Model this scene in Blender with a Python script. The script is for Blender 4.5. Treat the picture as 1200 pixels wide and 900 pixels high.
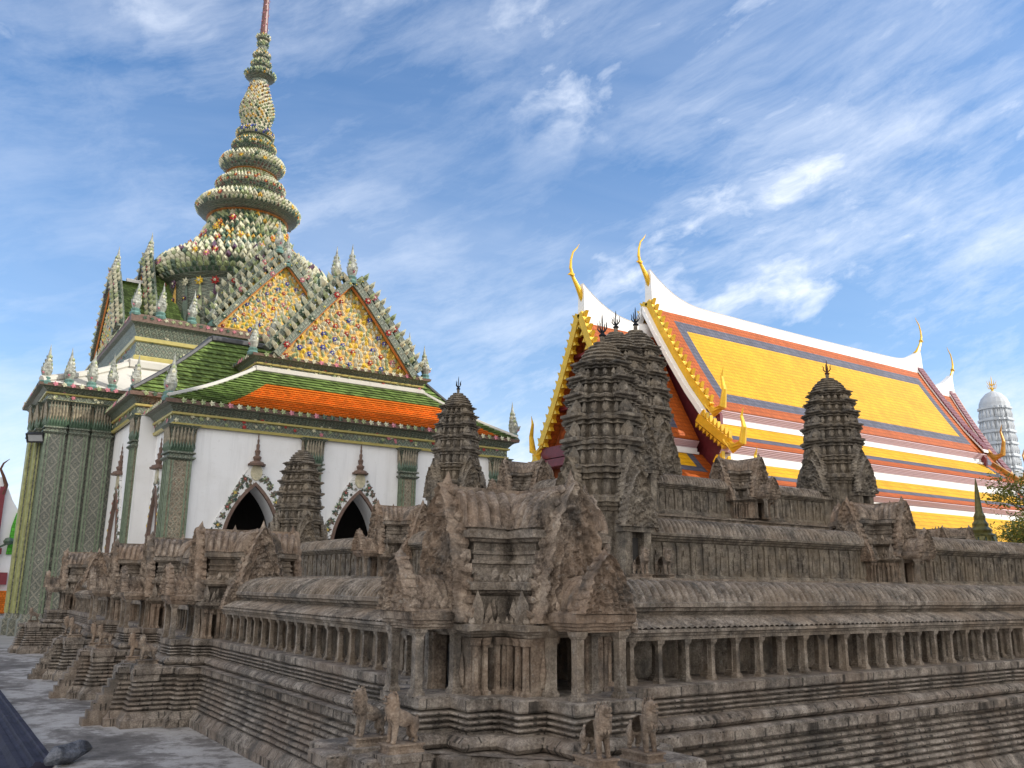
import bpy, math, random
from math import sin, cos, pi, radians, hypot, atan2, sqrt, tan
from mathutils import Vector, Matrix, noise
from mathutils.geometry import tessellate_polygon

random.seed(7)
for o in list(bpy.data.objects):
    bpy.data.objects.remove(o)
sc = bpy.context.scene
COL = sc.collection

# ------------------------------------------------------------------ camera
F_PX, AZ, PITCH, ROLL, EYE = 1020.0, radians(56.3), radians(13.0), radians(0.63), 1.6
fwd = Vector((cos(AZ) * cos(PITCH), sin(AZ) * cos(PITCH), sin(PITCH)))
r0 = Vector((sin(AZ), -cos(AZ), 0)); u0 = r0.cross(fwd)
rgt = cos(ROLL) * r0 + sin(ROLL) * u0
upv = -sin(ROLL) * r0 + cos(ROLL) * u0
cam = bpy.data.cameras.new("camera")
camo = bpy.data.objects.new("camera", cam); COL.objects.link(camo)
camo.matrix_world = Matrix(((rgt.x, upv.x, -fwd.x, 0), (rgt.y, upv.y, -fwd.y, 0),
                            (rgt.z, upv.z, -fwd.z, EYE), (0, 0, 0, 1)))
cam.sensor_width = 36.0; cam.lens = 36.0 * F_PX / 1200.0
cam.clip_start = 0.05; cam.clip_end = 3000
sc.camera = camo

# ------------------------------------------------------------------ sky and sun
SUN_EL, SUN_H = radians(31), Vector((0.75, -0.66, 0)).normalized()
sunv = Vector((SUN_H.x * cos(SUN_EL), SUN_H.y * cos(SUN_EL), sin(SUN_EL)))
sun = bpy.data.lights.new("sun", 'SUN'); sun.energy = 3.3; sun.angle = radians(0.55); sun.color = (1.0, 0.93, 0.82)
suno = bpy.data.objects.new("sun", sun); COL.objects.link(suno)
suno.rotation_euler = sunv.to_track_quat('Z', 'Y').to_euler()
world = bpy.data.worlds.new("World"); sc.world = world; world.use_nodes = True
SKY_STRENGTH = 0.15
sc.view_settings.view_transform = 'Standard'; sc.view_settings.look = 'None'
sc.view_settings.exposure = 0.45; sc.view_settings.gamma = 1.0
sc.cycles.max_bounces = 6; sc.cycles.diffuse_bounces = 4; sc.cycles.glossy_bounces = 2
sc.cycles.use_denoising = True
try:
    sc.cycles.denoising_prefilter = 'ACCURATE'
except Exception:
    pass


class G:
    """small helper to write node graphs"""
    def __init__(s, tree): s.t = tree; s.n = tree.nodes; s.l = tree.links
    def put(s, sock, v):
        if v is None: return
        if hasattr(v, 'links') or hasattr(v, 'is_output'): s.l.new(v, sock)
        else:
            try: sock.default_value = v
            except Exception:
                sock.default_value = (v[0], v[1], v[2], 1.0) if len(v) == 3 else v[:3]
    def math(s, op, a, b=None, c=None, clamp=False):
        n = s.n.new('ShaderNodeMath'); n.operation = op; n.use_clamp = clamp
        s.put(n.inputs[0], a); s.put(n.inputs[1], b); s.put(n.inputs[2], c)
        return n.outputs[0]
    def vmath(s, op, a, b=None):
        n = s.n.new('ShaderNodeVectorMath'); n.operation = op
        s.put(n.inputs[0], a); s.put(n.inputs[1], b); return n.outputs[0]
    def sep(s, v):
        n = s.n.new('ShaderNodeSeparateXYZ'); s.put(n.inputs[0], v); return n.outputs
    def comb(s, x, y, z):
        n = s.n.new('ShaderNodeCombineXYZ')
        s.put(n.inputs[0], x); s.put(n.inputs[1], y); s.put(n.inputs[2], z); return n.outputs[0]
    def pos(s): return s.n.new('ShaderNodeNewGeometry').outputs['Position']
    def normal(s): return s.n.new('ShaderNodeNewGeometry').outputs['Normal']
    def obj(s): return s.n.new('ShaderNodeTexCoord').outputs['Object']
    def noise(s, v, scale, detail=4, rough=0.55, col=False, dist=0):
        n = s.n.new('ShaderNodeTexNoise'); s.put(n.inputs['Vector'], v)
        n.inputs['Scale'].default_value = scale; n.inputs['Detail'].default_value = detail
        n.inputs['Roughness'].default_value = rough; n.inputs['Distortion'].default_value = dist
        return n.outputs['Color' if col else 'Fac']
    def voro(s, v, scale, feature='F1', out='Distance'):
        n = s.n.new('ShaderNodeTexVoronoi'); n.feature = feature; s.put(n.inputs['Vector'], v)
        n.inputs['Scale'].default_value = scale; return n.outputs[out]
    def ramp(s, f, stops, interp='LINEAR'):
        n = s.n.new('ShaderNodeValToRGB'); n.color_ramp.interpolation = interp; s.put(n.inputs[0], f)
        e = n.color_ramp.elements
        while len(e) < len(stops): e.new(0.5)
        for i, (p, c) in enumerate(stops):
            e[i].position = p; e[i].color = (c, c, c, 1) if isinstance(c, (int, float)) else (c[0], c[1], c[2], 1)
        return n.outputs[0]
    def mix(s, f, a, b, mode='MIX'):
        n = s.n.new('ShaderNodeMix'); n.data_type = 'RGBA'; n.blend_type = mode
        s.put(n.inputs[0], f); s.put(n.inputs[6], a if not isinstance(a, tuple) else (*a[:3], 1))
        s.put(n.inputs[7], b if not isinstance(b, tuple) else (*b[:3], 1)); return n.outputs[2]
    def bump(s, h, dist=0.01, strength=1.0, normal=None):
        n = s.n.new('ShaderNodeBump'); n.inputs['Distance'].default_value = dist
        n.inputs['Strength'].default_value = strength
        s.put(n.inputs['Height'], h)
        if normal is not None: s.put(n.inputs['Normal'], normal)
        return n.outputs[0]


# world nodes: Nishita sky with streaked high cloud
g = G(world.node_tree); g.n.clear()
out = g.n.new('ShaderNodeOutputWorld'); bg = g.n.new('ShaderNodeBackground'); bg.inputs[1].default_value = SKY_STRENGTH
sky = g.n.new('ShaderNodeTexSky'); sky.sky_type = 'NISHITA'; sky.sun_disc = False
sky.sun_elevation = SUN_EL; sky.sun_rotation = atan2(SUN_H.x, SUN_H.y)
sky.air_density = 1.1; sky.dust_density = 0.6; sky.ozone_density = 2.2
dirv = g.n.new('ShaderNodeTexCoord').outputs['Generated']
dx, dy, dz = g.sep(dirv)
den = g.math('ADD', g.math('MAXIMUM', dz, 0.0), 0.12)
# coordinates across / along the view azimuth on a flat cloud layer
ca, sa = cos(AZ + 0.25), sin(AZ + 0.25)
px = g.math('DIVIDE', g.math('ADD', g.math('MULTIPLY', dx, sa), g.math('MULTIPLY', dy, -ca)), den)
py = g.math('DIVIDE', g.math('ADD', g.math('MULTIPLY', dx, ca), g.math('MULTIPLY', dy, sa)), den)
flow = g.comb(g.math('MULTIPLY', px, 0.55), g.math('MULTIPLY', py, 1.0), 0.0)
warp = g.noise(flow, 0.9, 3, 0.5, col=True)
fl2 = g.vmath('ADD', flow, g.vmath('MULTIPLY', g.vmath('SUBTRACT', warp, (0.5, 0.5, 0.5)), (1.3, 0.9, 0)))
soft = g.noise(fl2, 0.85, 5, 0.55)
fine = g.noise(g.vmath('ADD', g.vmath('MULTIPLY', fl2, (1.0, 1.9, 1)), (3.1, 7.7, 0)), 1.9, 8, 0.62)
wisp = g.math('MULTIPLY', g.ramp(soft, [(0.40, 0.0), (0.68, 1.0)]), g.ramp(fine, [(0.36, 0.12), (0.72, 1.0)]))
veil = g.ramp(g.noise(g.vmath('ADD', fl2, (11.3, 4.2, 0)), 0.55, 6, 0.6), [(0.38, 0.0), (0.75, 0.55)])
low = g.ramp(dz, [(0.0, 0.55), (0.22, 0.22), (0.45, 0.0)])
puff = g.math('MULTIPLY', g.ramp(g.noise(g.vmath('ADD', fl2, (5.7, 1.9, 0)), 2.6, 7, 0.55), [(0.56, 0.0), (0.72, 0.9)]),
              g.ramp(soft, [(0.45, 0.0), (0.6, 1.0)]))
ang = radians(20)    # fine wisps drawn out towards the upper right, and loose puffs between them
tx = g.math('ADD', g.math('MULTIPLY', dx, sin(AZ)), g.math('MULTIPLY', dy, -cos(AZ)))
qx = g.math('ADD', g.math('MULTIPLY', tx, cos(ang)), g.math('MULTIPLY', dz, sin(ang)))
qy = g.math('ADD', g.math('MULTIPLY', tx, -sin(ang)), g.math('MULTIPLY', dz, cos(ang)))
wv = g.vmath('MULTIPLY', g.vmath('SUBTRACT', g.noise(g.comb(qx, qy, 0.3), 3.0, 4, 0.6, col=True), (0.5, 0.5, 0.5)), (0.35, 0.30, 0))
sv = g.vmath('ADD', g.comb(g.math('MULTIPLY', qx, 1.6), g.math('MULTIPLY', qy, 5.2), 0.0), wv)
region = g.ramp(g.noise(g.comb(qx, qy, 5.1), 2.1, 3, 0.5), [(0.36, 0.30), (0.62, 1.0)])
streak = g.math('MULTIPLY', g.ramp(g.noise(sv, 2.0, 10, 0.68), [(0.45, 0.0), (0.72, 1.0)]), region)
puffv = g.vmath('ADD', g.comb(g.math('MULTIPLY', qx, 1.0), g.math('MULTIPLY', qy, 1.7), 7.7), g.vmath('MULTIPLY', wv, (0.5, 0.5, 0)))
puff2 = g.math('MULTIPLY', g.ramp(g.noise(puffv, 6.5, 8, 0.58), [(0.545, 0.0), (0.70, 0.85)]), g.ramp(g.noise(puffv, 1.9, 2, 0.5), [(0.46, 0.0), (0.60, 1.0)]))
cl = g.math('ADD', g.math('ADD', g.math('MULTIPLY', wisp, 0.20), g.math('MULTIPLY', veil, 0.40)), g.math('ADD', g.math('MULTIPLY', streak, 0.62), puff2), clamp=True)
cl = g.math('MINIMUM', g.math('ADD', cl, low), 0.92)
skyb = g.mix(1.0, sky.outputs[0], (0.36, 0.66, 0.90), 'MULTIPLY')
# a bank of bright overcast added behind the photographer, out of view, as fill
back = g.math('ADD', g.math('MULTIPLY', dx, -cos(AZ)), g.math('MULTIPLY', dy, -sin(AZ)))
fill_bank = g.math('MULTIPLY', g.ramp(back, [(0.02, 0.0), (0.45, 0.95)]), g.ramp(g.noise(fl2, 1.3, 4, 0.6), [(0.2, 0.55), (0.6, 1.0)]))
cloudcol = g.mix(fill_bank, (5.0, 5.4, 6.1), (10.8, 10.0, 9.0))
cl = g.math('MAXIMUM', cl, fill_bank)
skycol = g.mix(cl, skyb, cloudcol)
g.put(bg.inputs[0], skycol); g.l.new(bg.outputs[0], out.inputs[0])


# ------------------------------------------------------------------ materials
def newmat(name):
    m = bpy.data.materials.new(name); m.use_nodes = True
    gg = G(m.node_tree); b = m.node_tree.nodes['Principled BSDF']
    return m, gg, b


def plain(name, col, rough=0.6, metal=0.0, var=0.12, scale=8.0, bump=0.0, spec=0.5, bscale=40):
    m, gg, b = newmat(name)
    p = gg.pos()
    n = gg.noise(p, scale, 5, 0.6)
    f = gg.ramp(n, [(0.25, 1 - var * 1.6), (0.75, 1 + var)])
    c = gg.mix(1.0, (col[0], col[1], col[2]), f, 'MULTIPLY')
    gg.put(b.inputs['Base Color'], c); b.inputs['Roughness'].default_value = rough
    b.inputs['Metallic'].default_value = metal; b.inputs['Specular IOR Level'].default_value = spec
    if bump: gg.put(b.inputs['Normal'], gg.bump(gg.noise(p, bscale, 4, 0.6), bump))
    return m


def stone(name, dark, mid, light, warm=None, bump=0.012, sc_=1.0, joints=False):
    m, gg, b = newmat(name)
    p = gg.pos()
    big = gg.noise(p, 1.3 * sc_, 5, 0.6)
    med = gg.noise(p, 7.5 * sc_, 6, 0.65)
    fin = gg.noise(p, 62 * sc_, 5, 0.75)
    drip = gg.noise(gg.vmath('MULTIPLY', p, (9, 9, 1.4)), 1.0, 5, 0.6)
    f = gg.math('ADD', gg.math('MULTIPLY', med, 0.55), gg.math('MULTIPLY', fin, 0.45))
    c = gg.ramp(f, [(0.37, dark), (0.50, mid), (0.62, light)])
    if warm:
        c = gg.mix(gg.ramp(big, [(0.44, 0.0), (0.60, 0.85)]), c, gg.mix(0.6, c, warm))
    c = gg.mix(gg.ramp(drip, [(0.50, 0.0), (0.68, 0.75)]), c, gg.mix(1.0, c, (0.42, 0.41, 0.41), 'MULTIPLY'))
    lich = gg.ramp(gg.noise(p, 19 * sc_, 5, 0.7), [(0.60, 0.0), (0.70, 0.55)])
    c = gg.mix(lich, c, (0.40, 0.38, 0.34))
    # soot and weather stains in large patches
    c = gg.mix(gg.ramp(gg.noise(gg.vmath('ADD', p, (4.4, 1.2, 9.1)), 2.7 * sc_, 5, 0.65), [(0.52, 0.0), (0.66, 0.7)]), c, (0.075, 0.07, 0.064))
    if joints:
        X_, Y_, Z_ = gg.sep(p); NX, NY_, NZ = gg.sep(gg.normal())
        u = gg.math('ADD', gg.math('MULTIPLY', X_, gg.math('GREATER_THAN', gg.math('ABSOLUTE', NY_), 0.55)), gg.math('MULTIPLY', Y_, gg.math('GREATER_THAN', gg.math('ABSOLUTE', NX), 0.55)))
        crs = gg.math('FLOOR', gg.math('MULTIPLY', Z_, 13.0))
        ed = gg.voro(gg.comb(gg.math('MULTIPLY', u, 3.1), gg.math('MULTIPLY', crs, 5.37), 0), 1.0, 'DISTANCE_TO_EDGE')
        wide = gg.math('MULTIPLY', gg.math('GREATER_THAN', gg.math('ABSOLUTE', u), 0.01), gg.ramp(ed, [(0.006, 0.85), (0.022, 0.0)]))
        c = gg.mix(wide, c, (0.03, 0.027, 0.024))
    gg.put(b.inputs['Base Color'], c)
    b.inputs['Roughness'].default_value = 0.92; b.inputs['Specular IOR Level'].default_value = 0.25
    h = gg.math('ADD', gg.math('MULTIPLY', gg.noise(p, 28 * sc_, 6, 0.7), 1.0), gg.math('MULTIPLY', gg.noise(p, 110 * sc_, 3, 0.7), 0.45))
    gg.put(b.inputs['Normal'], gg.bump(h, bump * 1.5, 1.0))
    return m


M = {}
M['stone'] = stone('weathered_sandstone', (0.062, 0.052, 0.043), (0.247, 0.209, 0.170), (0.474, 0.409, 0.340), (0.268, 0.202, 0.143))
M['stone_base'] = stone('plinth_sandstone', (0.062, 0.053, 0.045), (0.242, 0.207, 0.173), (0.464, 0.406, 0.342), (0.237, 0.177, 0.133), joints=True)
M['stone_carved'] = stone('carved_sandstone', (0.077, 0.059, 0.046), (0.294, 0.231, 0.178), (0.515, 0.424, 0.336), (0.340, 0.231, 0.156), bump=0.018)
M['stone_tower'] = stone('grey_tower_stone', (0.052, 0.044, 0.037), (0.196, 0.168, 0.136), (0.391, 0.343, 0.276), (0.247, 0.197, 0.138))
M['iron'] = plain('dark_iron', (0.03, 0.03, 0.035), 0.5, 0.6)
M['rust'] = plain('rusty_iron', (0.11, 0.045, 0.022), 0.7, 0.2)
M['gold'] = plain('gilt', (0.78, 0.46, 0.03), 0.36, 0.35, var=0.15, scale=3, bump=0.006, bscale=14)
M['gold_dk'] = plain('old_gilt', (0.50, 0.24, 0.03), 0.45, 0.3, var=0.3, scale=3)
M['white'] = plain('lime_plaster', (0.80, 0.80, 0.80), 0.8, var=0.035, scale=0.8)
def plaster(name, col):
    m, gg, b = newmat(name)
    p = gg.pos()
    st = gg.noise(gg.vmath('MULTIPLY', p, (3.2, 3.2, 0.22)), 1.0, 6, 0.65)
    pa = gg.noise(p, 0.75, 6, 0.65); fi = gg.noise(p, 9, 5, 0.7)
    c = gg.mix(gg.ramp(st, [(0.50, 0.0), (0.72, 0.42)]), col, tuple(v * .62 for v in col))
    c = gg.mix(gg.ramp(pa, [(0.48, 0.0), (0.66, 0.22)]), c, (0.55, 0.53, 0.49))
    c = gg.mix(gg.ramp(fi, [(0.60, 0.0), (0.72, 0.25)]), c, (0.45, 0.43, 0.40))
    gg.put(b.inputs['Base Color'], c); b.inputs['Roughness'].default_value = 0.85
    gg.put(b.inputs['Normal'], gg.bump(gg.math('ADD', pa, gg.math('MULTIPLY', fi, .3)), 0.02, 0.6))
    return m


M['white'] = plaster('lime_plaster', (0.80, 0.80, 0.80))
M['oldplaster'] = plaster('weathered_plaster', (0.52, 0.50, 0.45))
M['whitetrim'] = plain('white_trim', (0.84, 0.83, 0.81), 0.7, var=0.03, scale=2)
M['darkgutter'] = plain('dark_lead_gutter', (0.07, 0.072, 0.078), 0.6, var=0.3, scale=5)
M['maroon'] = plain('maroon_lacquer', (0.16, 0.022, 0.028), 0.45, var=0.2, scale=4)
M['red_gable'] = plain('red_gilt_gable', (0.34, 0.085, 0.025), 0.5, var=0.6, scale=2.5, bump=0.05, bscale=5)
M['pinkband'] = plain('pink_fascia', (0.62, 0.44, 0.47), 0.6, var=0.05)
M['yellowtrim'] = plain('yellow_moulding', (0.46, 0.39, 0.13), 0.4, var=0.12, scale=6)
M['teal'] = plain('teal_tile', (0.15, 0.22, 0.20), 0.35, var=0.3, scale=10)
M['greenstripe'] = plain('green_stripe_tile', (0.17, 0.215, 0.14), 0.35, var=0.35, scale=9)
M['yellowgreen'] = plain('yellow_green_tile', (0.36, 0.37, 0.15), 0.4, var=0.35, scale=5)
M['cream'] = plain('cream_tile', (0.52, 0.47, 0.32), 0.4, var=0.25, scale=12)
M['captile'] = plain('brown_grey_capital_tile', (0.25, 0.215, 0.15), 0.45, var=0.45, scale=11)
M['brownm'] = plain('brown_moulding', (0.16, 0.10, 0.075), 0.6, var=0.3, scale=12)
M['p_white'] = plain('white_porcelain', (0.56, 0.54, 0.38), 0.3, var=0.2, scale=9)
M['p_flame'] = plain('grey_white_porcelain', (0.35, 0.36, 0.31), 0.45, var=0.5, scale=7)
M['p_teal'] = plain('teal_porcelain', (0.13, 0.24, 0.21), 0.35, var=0.35, scale=9)
M['p_green'] = plain('pale_green_porcelain', (0.31, 0.36, 0.18), 0.3, var=0.25, scale=9)
M['p_dkgreen'] = plain('dark_green_porcelain', (0.07, 0.115, 0.075), 0.3, var=0.3, scale=9)
M['p_red'] = plain('red_porcelain', (0.40, 0.045, 0.04), 0.3, var=0.2)
M['p_pink'] = plain('pink_porcelain', (0.55, 0.20, 0.24), 0.3, var=0.2)
M['p_purple'] = plain('purple_porcelain', (0.10, 0.045, 0.085), 0.35, var=0.3)
M['p_blue'] = plain('blue_porcelain', (0.05, 0.07, 0.34), 0.3, var=0.2)
M['p_yellow'] = plain('yellow_porcelain', (0.74, 0.50, 0.05), 0.3, var=0.2)
M['p_orange'] = plain('orange_porcelain', (0.60, 0.20, 0.04), 0.3, var=0.2)
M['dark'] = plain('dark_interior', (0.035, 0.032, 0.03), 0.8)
M['lamp_black'] = plain('black_housing', (0.02, 0.02, 0.022), 0.4)
M['lamp_glass'] = plain('lamp_glass', (0.35, 0.36, 0.36), 0.15, var=0.05)
M['darkstone'] = plain('dark_slate_coping', (0.034, 0.033, 0.052), 0.7, spec=0.15, var=0.35, scale=5, bump=0.004, bscale=60)
M['greystone'] = stone('blue_grey_stone', (0.06, 0.065, 0.08), (0.13, 0.14, 0.165), (0.24, 0.25, 0.28), None)
M['bark'] = plain('bark', (0.10, 0.075, 0.055), 0.9, var=0.3, bump=0.01)


def leafmat(name, c1, c2):
    m, gg, b = newmat(name)
    n = gg.noise(gg.pos(), 2.3, 3, 0.6)
    oi = gg.n.new('ShaderNodeNewGeometry').outputs['Random Per Island']
    c = gg.mix(gg.math('ADD', gg.math('MULTIPLY', n, 0.5), gg.math('MULTIPLY', oi, 0.5)), c1, c2)
    gg.put(b.inputs['Base Color'], c); b.inputs['Roughness'].default_value = 0.5
    b.inputs['Transmission Weight'].default_value = 0.0
    tr = gg.n.new('ShaderNodeBsdfTranslucent'); gg.put(tr.inputs[0], c)
    mx = gg.n.new('ShaderNodeMixShader'); mx.inputs[0].default_value = 0.3
    gg.l.new(b.outputs[0], mx.inputs[1]); gg.l.new(tr.outputs[0], mx.inputs[2])
    o = [n for n in gg.n if n.type == 'OUTPUT_MATERIAL'][0]; gg.l.new(mx.outputs[0], o.inputs[0])
    return m


M['leaf'] = leafmat('leaves', (0.045, 0.075, 0.015), (0.16, 0.17, 0.035))
M['leaf_y'] = leafmat('young_leaves', (0.07, 0.105, 0.015), (0.22, 0.22, 0.035))


def tilemat(name, col, row=0.26, wid=0.2, slope='z', var=0.2, rough=0.6, gapd=0.55, patch=0.0):
    """glazed roof tiles in rows: coordinates run along the eave (x or y) and up the slope (z)"""
    m, gg, b = newmat(name)
    x, y, z = gg.sep(gg.pos())
    u = gg.math('ADD', x, y)
    vec = gg.comb(u, z, 0)
    br = gg.n.new('ShaderNodeTexBrick'); gg.put(br.inputs['Vector'], vec)
    br.inputs['Scale'].default_value = 1.0; br.inputs['Brick Width'].default_value = wid
    br.inputs['Row Height'].default_value = row; br.inputs['Mortar Size'].default_value = row * 0.09
    br.inputs['Mortar Smooth'].default_value = 0.6
    br.inputs['Color1'].default_value = (*[c * (1 - var) for c in col], 1)
    br.inputs['Color2'].default_value = (*[min(1, c * (1 + var)) for c in col], 1)
    br.inputs['Mortar'].default_value = (*[c * gapd for c in col], 1)
    nz = gg.noise(gg.pos(), 0.7, 5, 0.6)
    c = gg.mix(1.0, br.outputs[0], gg.ramp(nz, [(0.3, 0.88), (0.7, 1.1)]), 'MULTIPLY')
    gg.put(b.inputs['Base Color'], c); b.inputs['Roughness'].default_value = rough; b.inputs['Specular IOR Level'].default_value = 0.2
    saw = gg.math('FRACT', gg.math('DIVIDE', z, row))
    gg.put(b.inputs['Normal'], gg.bump(gg.math('ADD', saw, gg.math('MULTIPLY', br.outputs['Fac'], -0.5)), row * 0.09, 0.8))
    return m


M['t_yellow'] = tilemat('yellow_roof_tile', (0.69, 0.365, 0.008), 0.22, 0.22, var=0.10, gapd=0.6)
M['t_orange'] = tilemat('orange_roof_tile', (0.43, 0.096, 0.015), 0.22, 0.22, var=0.13)
M['t_grey'] = tilemat('slate_blue_roof_tile', (0.105, 0.105, 0.14), 0.22, 0.22, var=0.2)
M['w_green'] = tilemat('green_roof_tile', (0.125, 0.185, 0.05), 0.105, 0.14, var=0.5, gapd=0.3)
M['w_orange'] = tilemat('bright_orange_roof_tile', (0.62, 0.16, 0.015), 0.105, 0.14, var=0.2, gapd=0.35)


def mosaic(name, bgc, linec, dotc, per=0.30, lw=0.28):
    """porcelain mosaic: a diamond lattice with rosettes"""
    m, gg, b = newmat(name)
    p = gg.pos()
    x, y, z = gg.sep(p)
    u = gg.math('ADD', x, y)
    wob = gg.math('MULTIPLY', gg.math('SUBTRACT', gg.noise(p, 22, 3, 0.6), 0.5), 0.055)
    u = gg.math('ADD', u, wob); z2 = gg.math('ADD', z, wob)
    k = pi / per
    a = gg.math('ABSOLUTE', gg.math('SINE', gg.math('MULTIPLY', gg.math('ADD', u, gg.math('MULTIPLY', z2, 0.8)), k)))
    c_ = gg.math('ABSOLUTE', gg.math('SINE', gg.math('MULTIPLY', gg.math('SUBTRACT', u, gg.math('MULTIPLY', z2, 0.8)), k)))
    lat = gg.math('MINIMUM', a, c_)
    line = gg.ramp(lat, [(lw * 0.7, 1.0), (lw, 0.0)])
    dots = gg.ramp(gg.math('MULTIPLY', a, c_), [(0.70, 0.0), (0.82, 1.0)])
    ring_ = gg.math('MULTIPLY', gg.ramp(gg.math('MULTIPLY', a, c_), [(0.46, 0.0), (0.52, 1.0), (0.58, 1.0), (0.64, 0.0)]), 0.9)
    vo = gg.voro(p, 30); spk = gg.ramp(vo, [(0.22, 1.0), (0.40, 0.0)])
    vs = gg.sep(gg.voro(p, 30, out='Color'))
    base = gg.mix(gg.math('MULTIPLY', vs[0], 0.7), bgc, dotc)
    pale = gg.mix(gg.math('MULTIPLY', vs[1], 0.7), linec, bgc)
    col = gg.mix(gg.math('MULTIPLY', spk, gg.ramp(vs[2], [(0.45, 0.0), (0.55, 1.0)])), base, pale)
    line = gg.math('MULTIPLY', line, gg.ramp(vo, [(0.30, 1.0), (0.52, 0.5)]))
    col = gg.mix(line, col, linec)
    col = gg.mix(gg.math('MULTIPLY', ring_, gg.ramp(vo, [(0.3, 1.0), (0.5, 0.2)])), col, linec)
    col = gg.mix(dots, col, gg.mix(vs[0], dotc, linec))
    col = gg.mix(1.0, col, gg.ramp(gg.noise(p, 1.1, 4, 0.6), [(0.3, 0.75), (0.7, 1.1)]), 'MULTIPLY')
    gg.put(b.inputs['Base Color'], col); b.inputs['Roughness'].default_value = 0.45
    gg.put(b.inputs['Normal'], gg.bump(gg.math('ADD', line, gg.math('ADD', dots, spk)), 0.015, 0.7))
    return m


M['mosaic'] = mosaic('grey_green_mosaic', (0.15, 0.16, 0.135), (0.38, 0.36, 0.29), (0.09, 0.11, 0.085), 0.36, 0.32)
M['mosaic_cream'] = mosaic('cream_mosaic', (0.36, 0.33, 0.24), (0.15, 0.17, 0.12), (0.26, 0.17, 0.11), 0.22, 0.20)
M['mosaic_dark'] = mosaic('dark_green_mosaic', (0.05, 0.085, 0.065), (0.28, 0.33, 0.25), (0.16, 0.13, 0.09), 0.26, 0.26)
M['mosaic_arch'] = mosaic('white_floral_mosaic', (0.74, 0.74, 0.72), (0.14, 0.17, 0.13), (0.20, 0.15, 0.10), 0.46, 0.26)
M['goldbed'] = plain('golden_mosaic_ground', (0.58, 0.34, 0.05), 0.4, var=0.35, scale=7, bump=0.02, bscale=18)


def whitearch():
    m, gg, b = newmat('white_floral_border')
    p = gg.pos(); x, y, z = gg.sep(p)
    u = gg.math('ADD', x, y)
    v = gg.comb(u, z, 0)
    blob = gg.ramp(gg.voro(v, 2.0), [(0.40, 1.0), (0.46, 0.0)])
    leaf_ = gg.ramp(gg.voro(v, 8), [(0.44, 1.0), (0.56, 0.0)])
    sm = gg.math('MULTIPLY', gg.ramp(gg.voro(gg.vmath('ADD', v, (3.3, 1.7, 0)), 15), [(0.16, 1.0), (0.24, 0.0)]), 0.8)
    f = gg.math('MAXIMUM', gg.math('MULTIPLY', blob, leaf_), sm)
    hue = gg.ramp(gg.noise(v, 4, 2, 0.5), [(0.38, (0.02, 0.06, 0.05)), (0.48, (0.15, 0.10, 0.055)), (0.55, (0.04, 0.07, 0.04)), (0.64, (0.05, 0.045, 0.05))])
    gg.put(b.inputs['Base Color'], gg.mix(f, (0.72, 0.72, 0.71), hue)); b.inputs['Roughness'].default_value = 0.5
    gg.put(b.inputs['Normal'], gg.bump(f, 0.02, 0.8))
    return m


M['archborder'] = whitearch()


def groundmat():
    m, gg, b = newmat('stained_concrete')
    p = gg.pos()
    s = gg.vmath('MULTIPLY', p, (1.0, 0.85, 1.0))
    n1 = gg.noise(s, 0.9, 6, 0.62, dist=0.6); n2 = gg.noise(s, 5.5, 6, 0.7); n3 = gg.noise(p, 60, 4, 0.7)
    c = gg.ramp(gg.math('ADD', gg.math('MULTIPLY', n1, 0.62), gg.math('MULTIPLY', n2, 0.38)),
                [(0.36, (0.085, 0.074, 0.064)), (0.46, (0.17, 0.152, 0.136)), (0.52, (0.36, 0.338, 0.315)), (0.66, (0.47, 0.45, 0.425))])
    c = gg.mix(1.0, c, gg.ramp(n3, [(0.3, 0.8), (0.7, 1.12)]), 'MULTIPLY')
    gg.put(b.inputs['Base Color'], c); b.inputs['Roughness'].default_value = 0.9
    gg.put(b.inputs['Normal'], gg.bump(gg.math('ADD', n2, gg.math('MULTIPLY', n3, 0.3)), 0.006))
    return m


M['ground'] = groundmat()
M['paving'] = plain('far_paving', (0.30, 0.29, 0.275), 0.9, var=0.2, scale=0.6)


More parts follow.
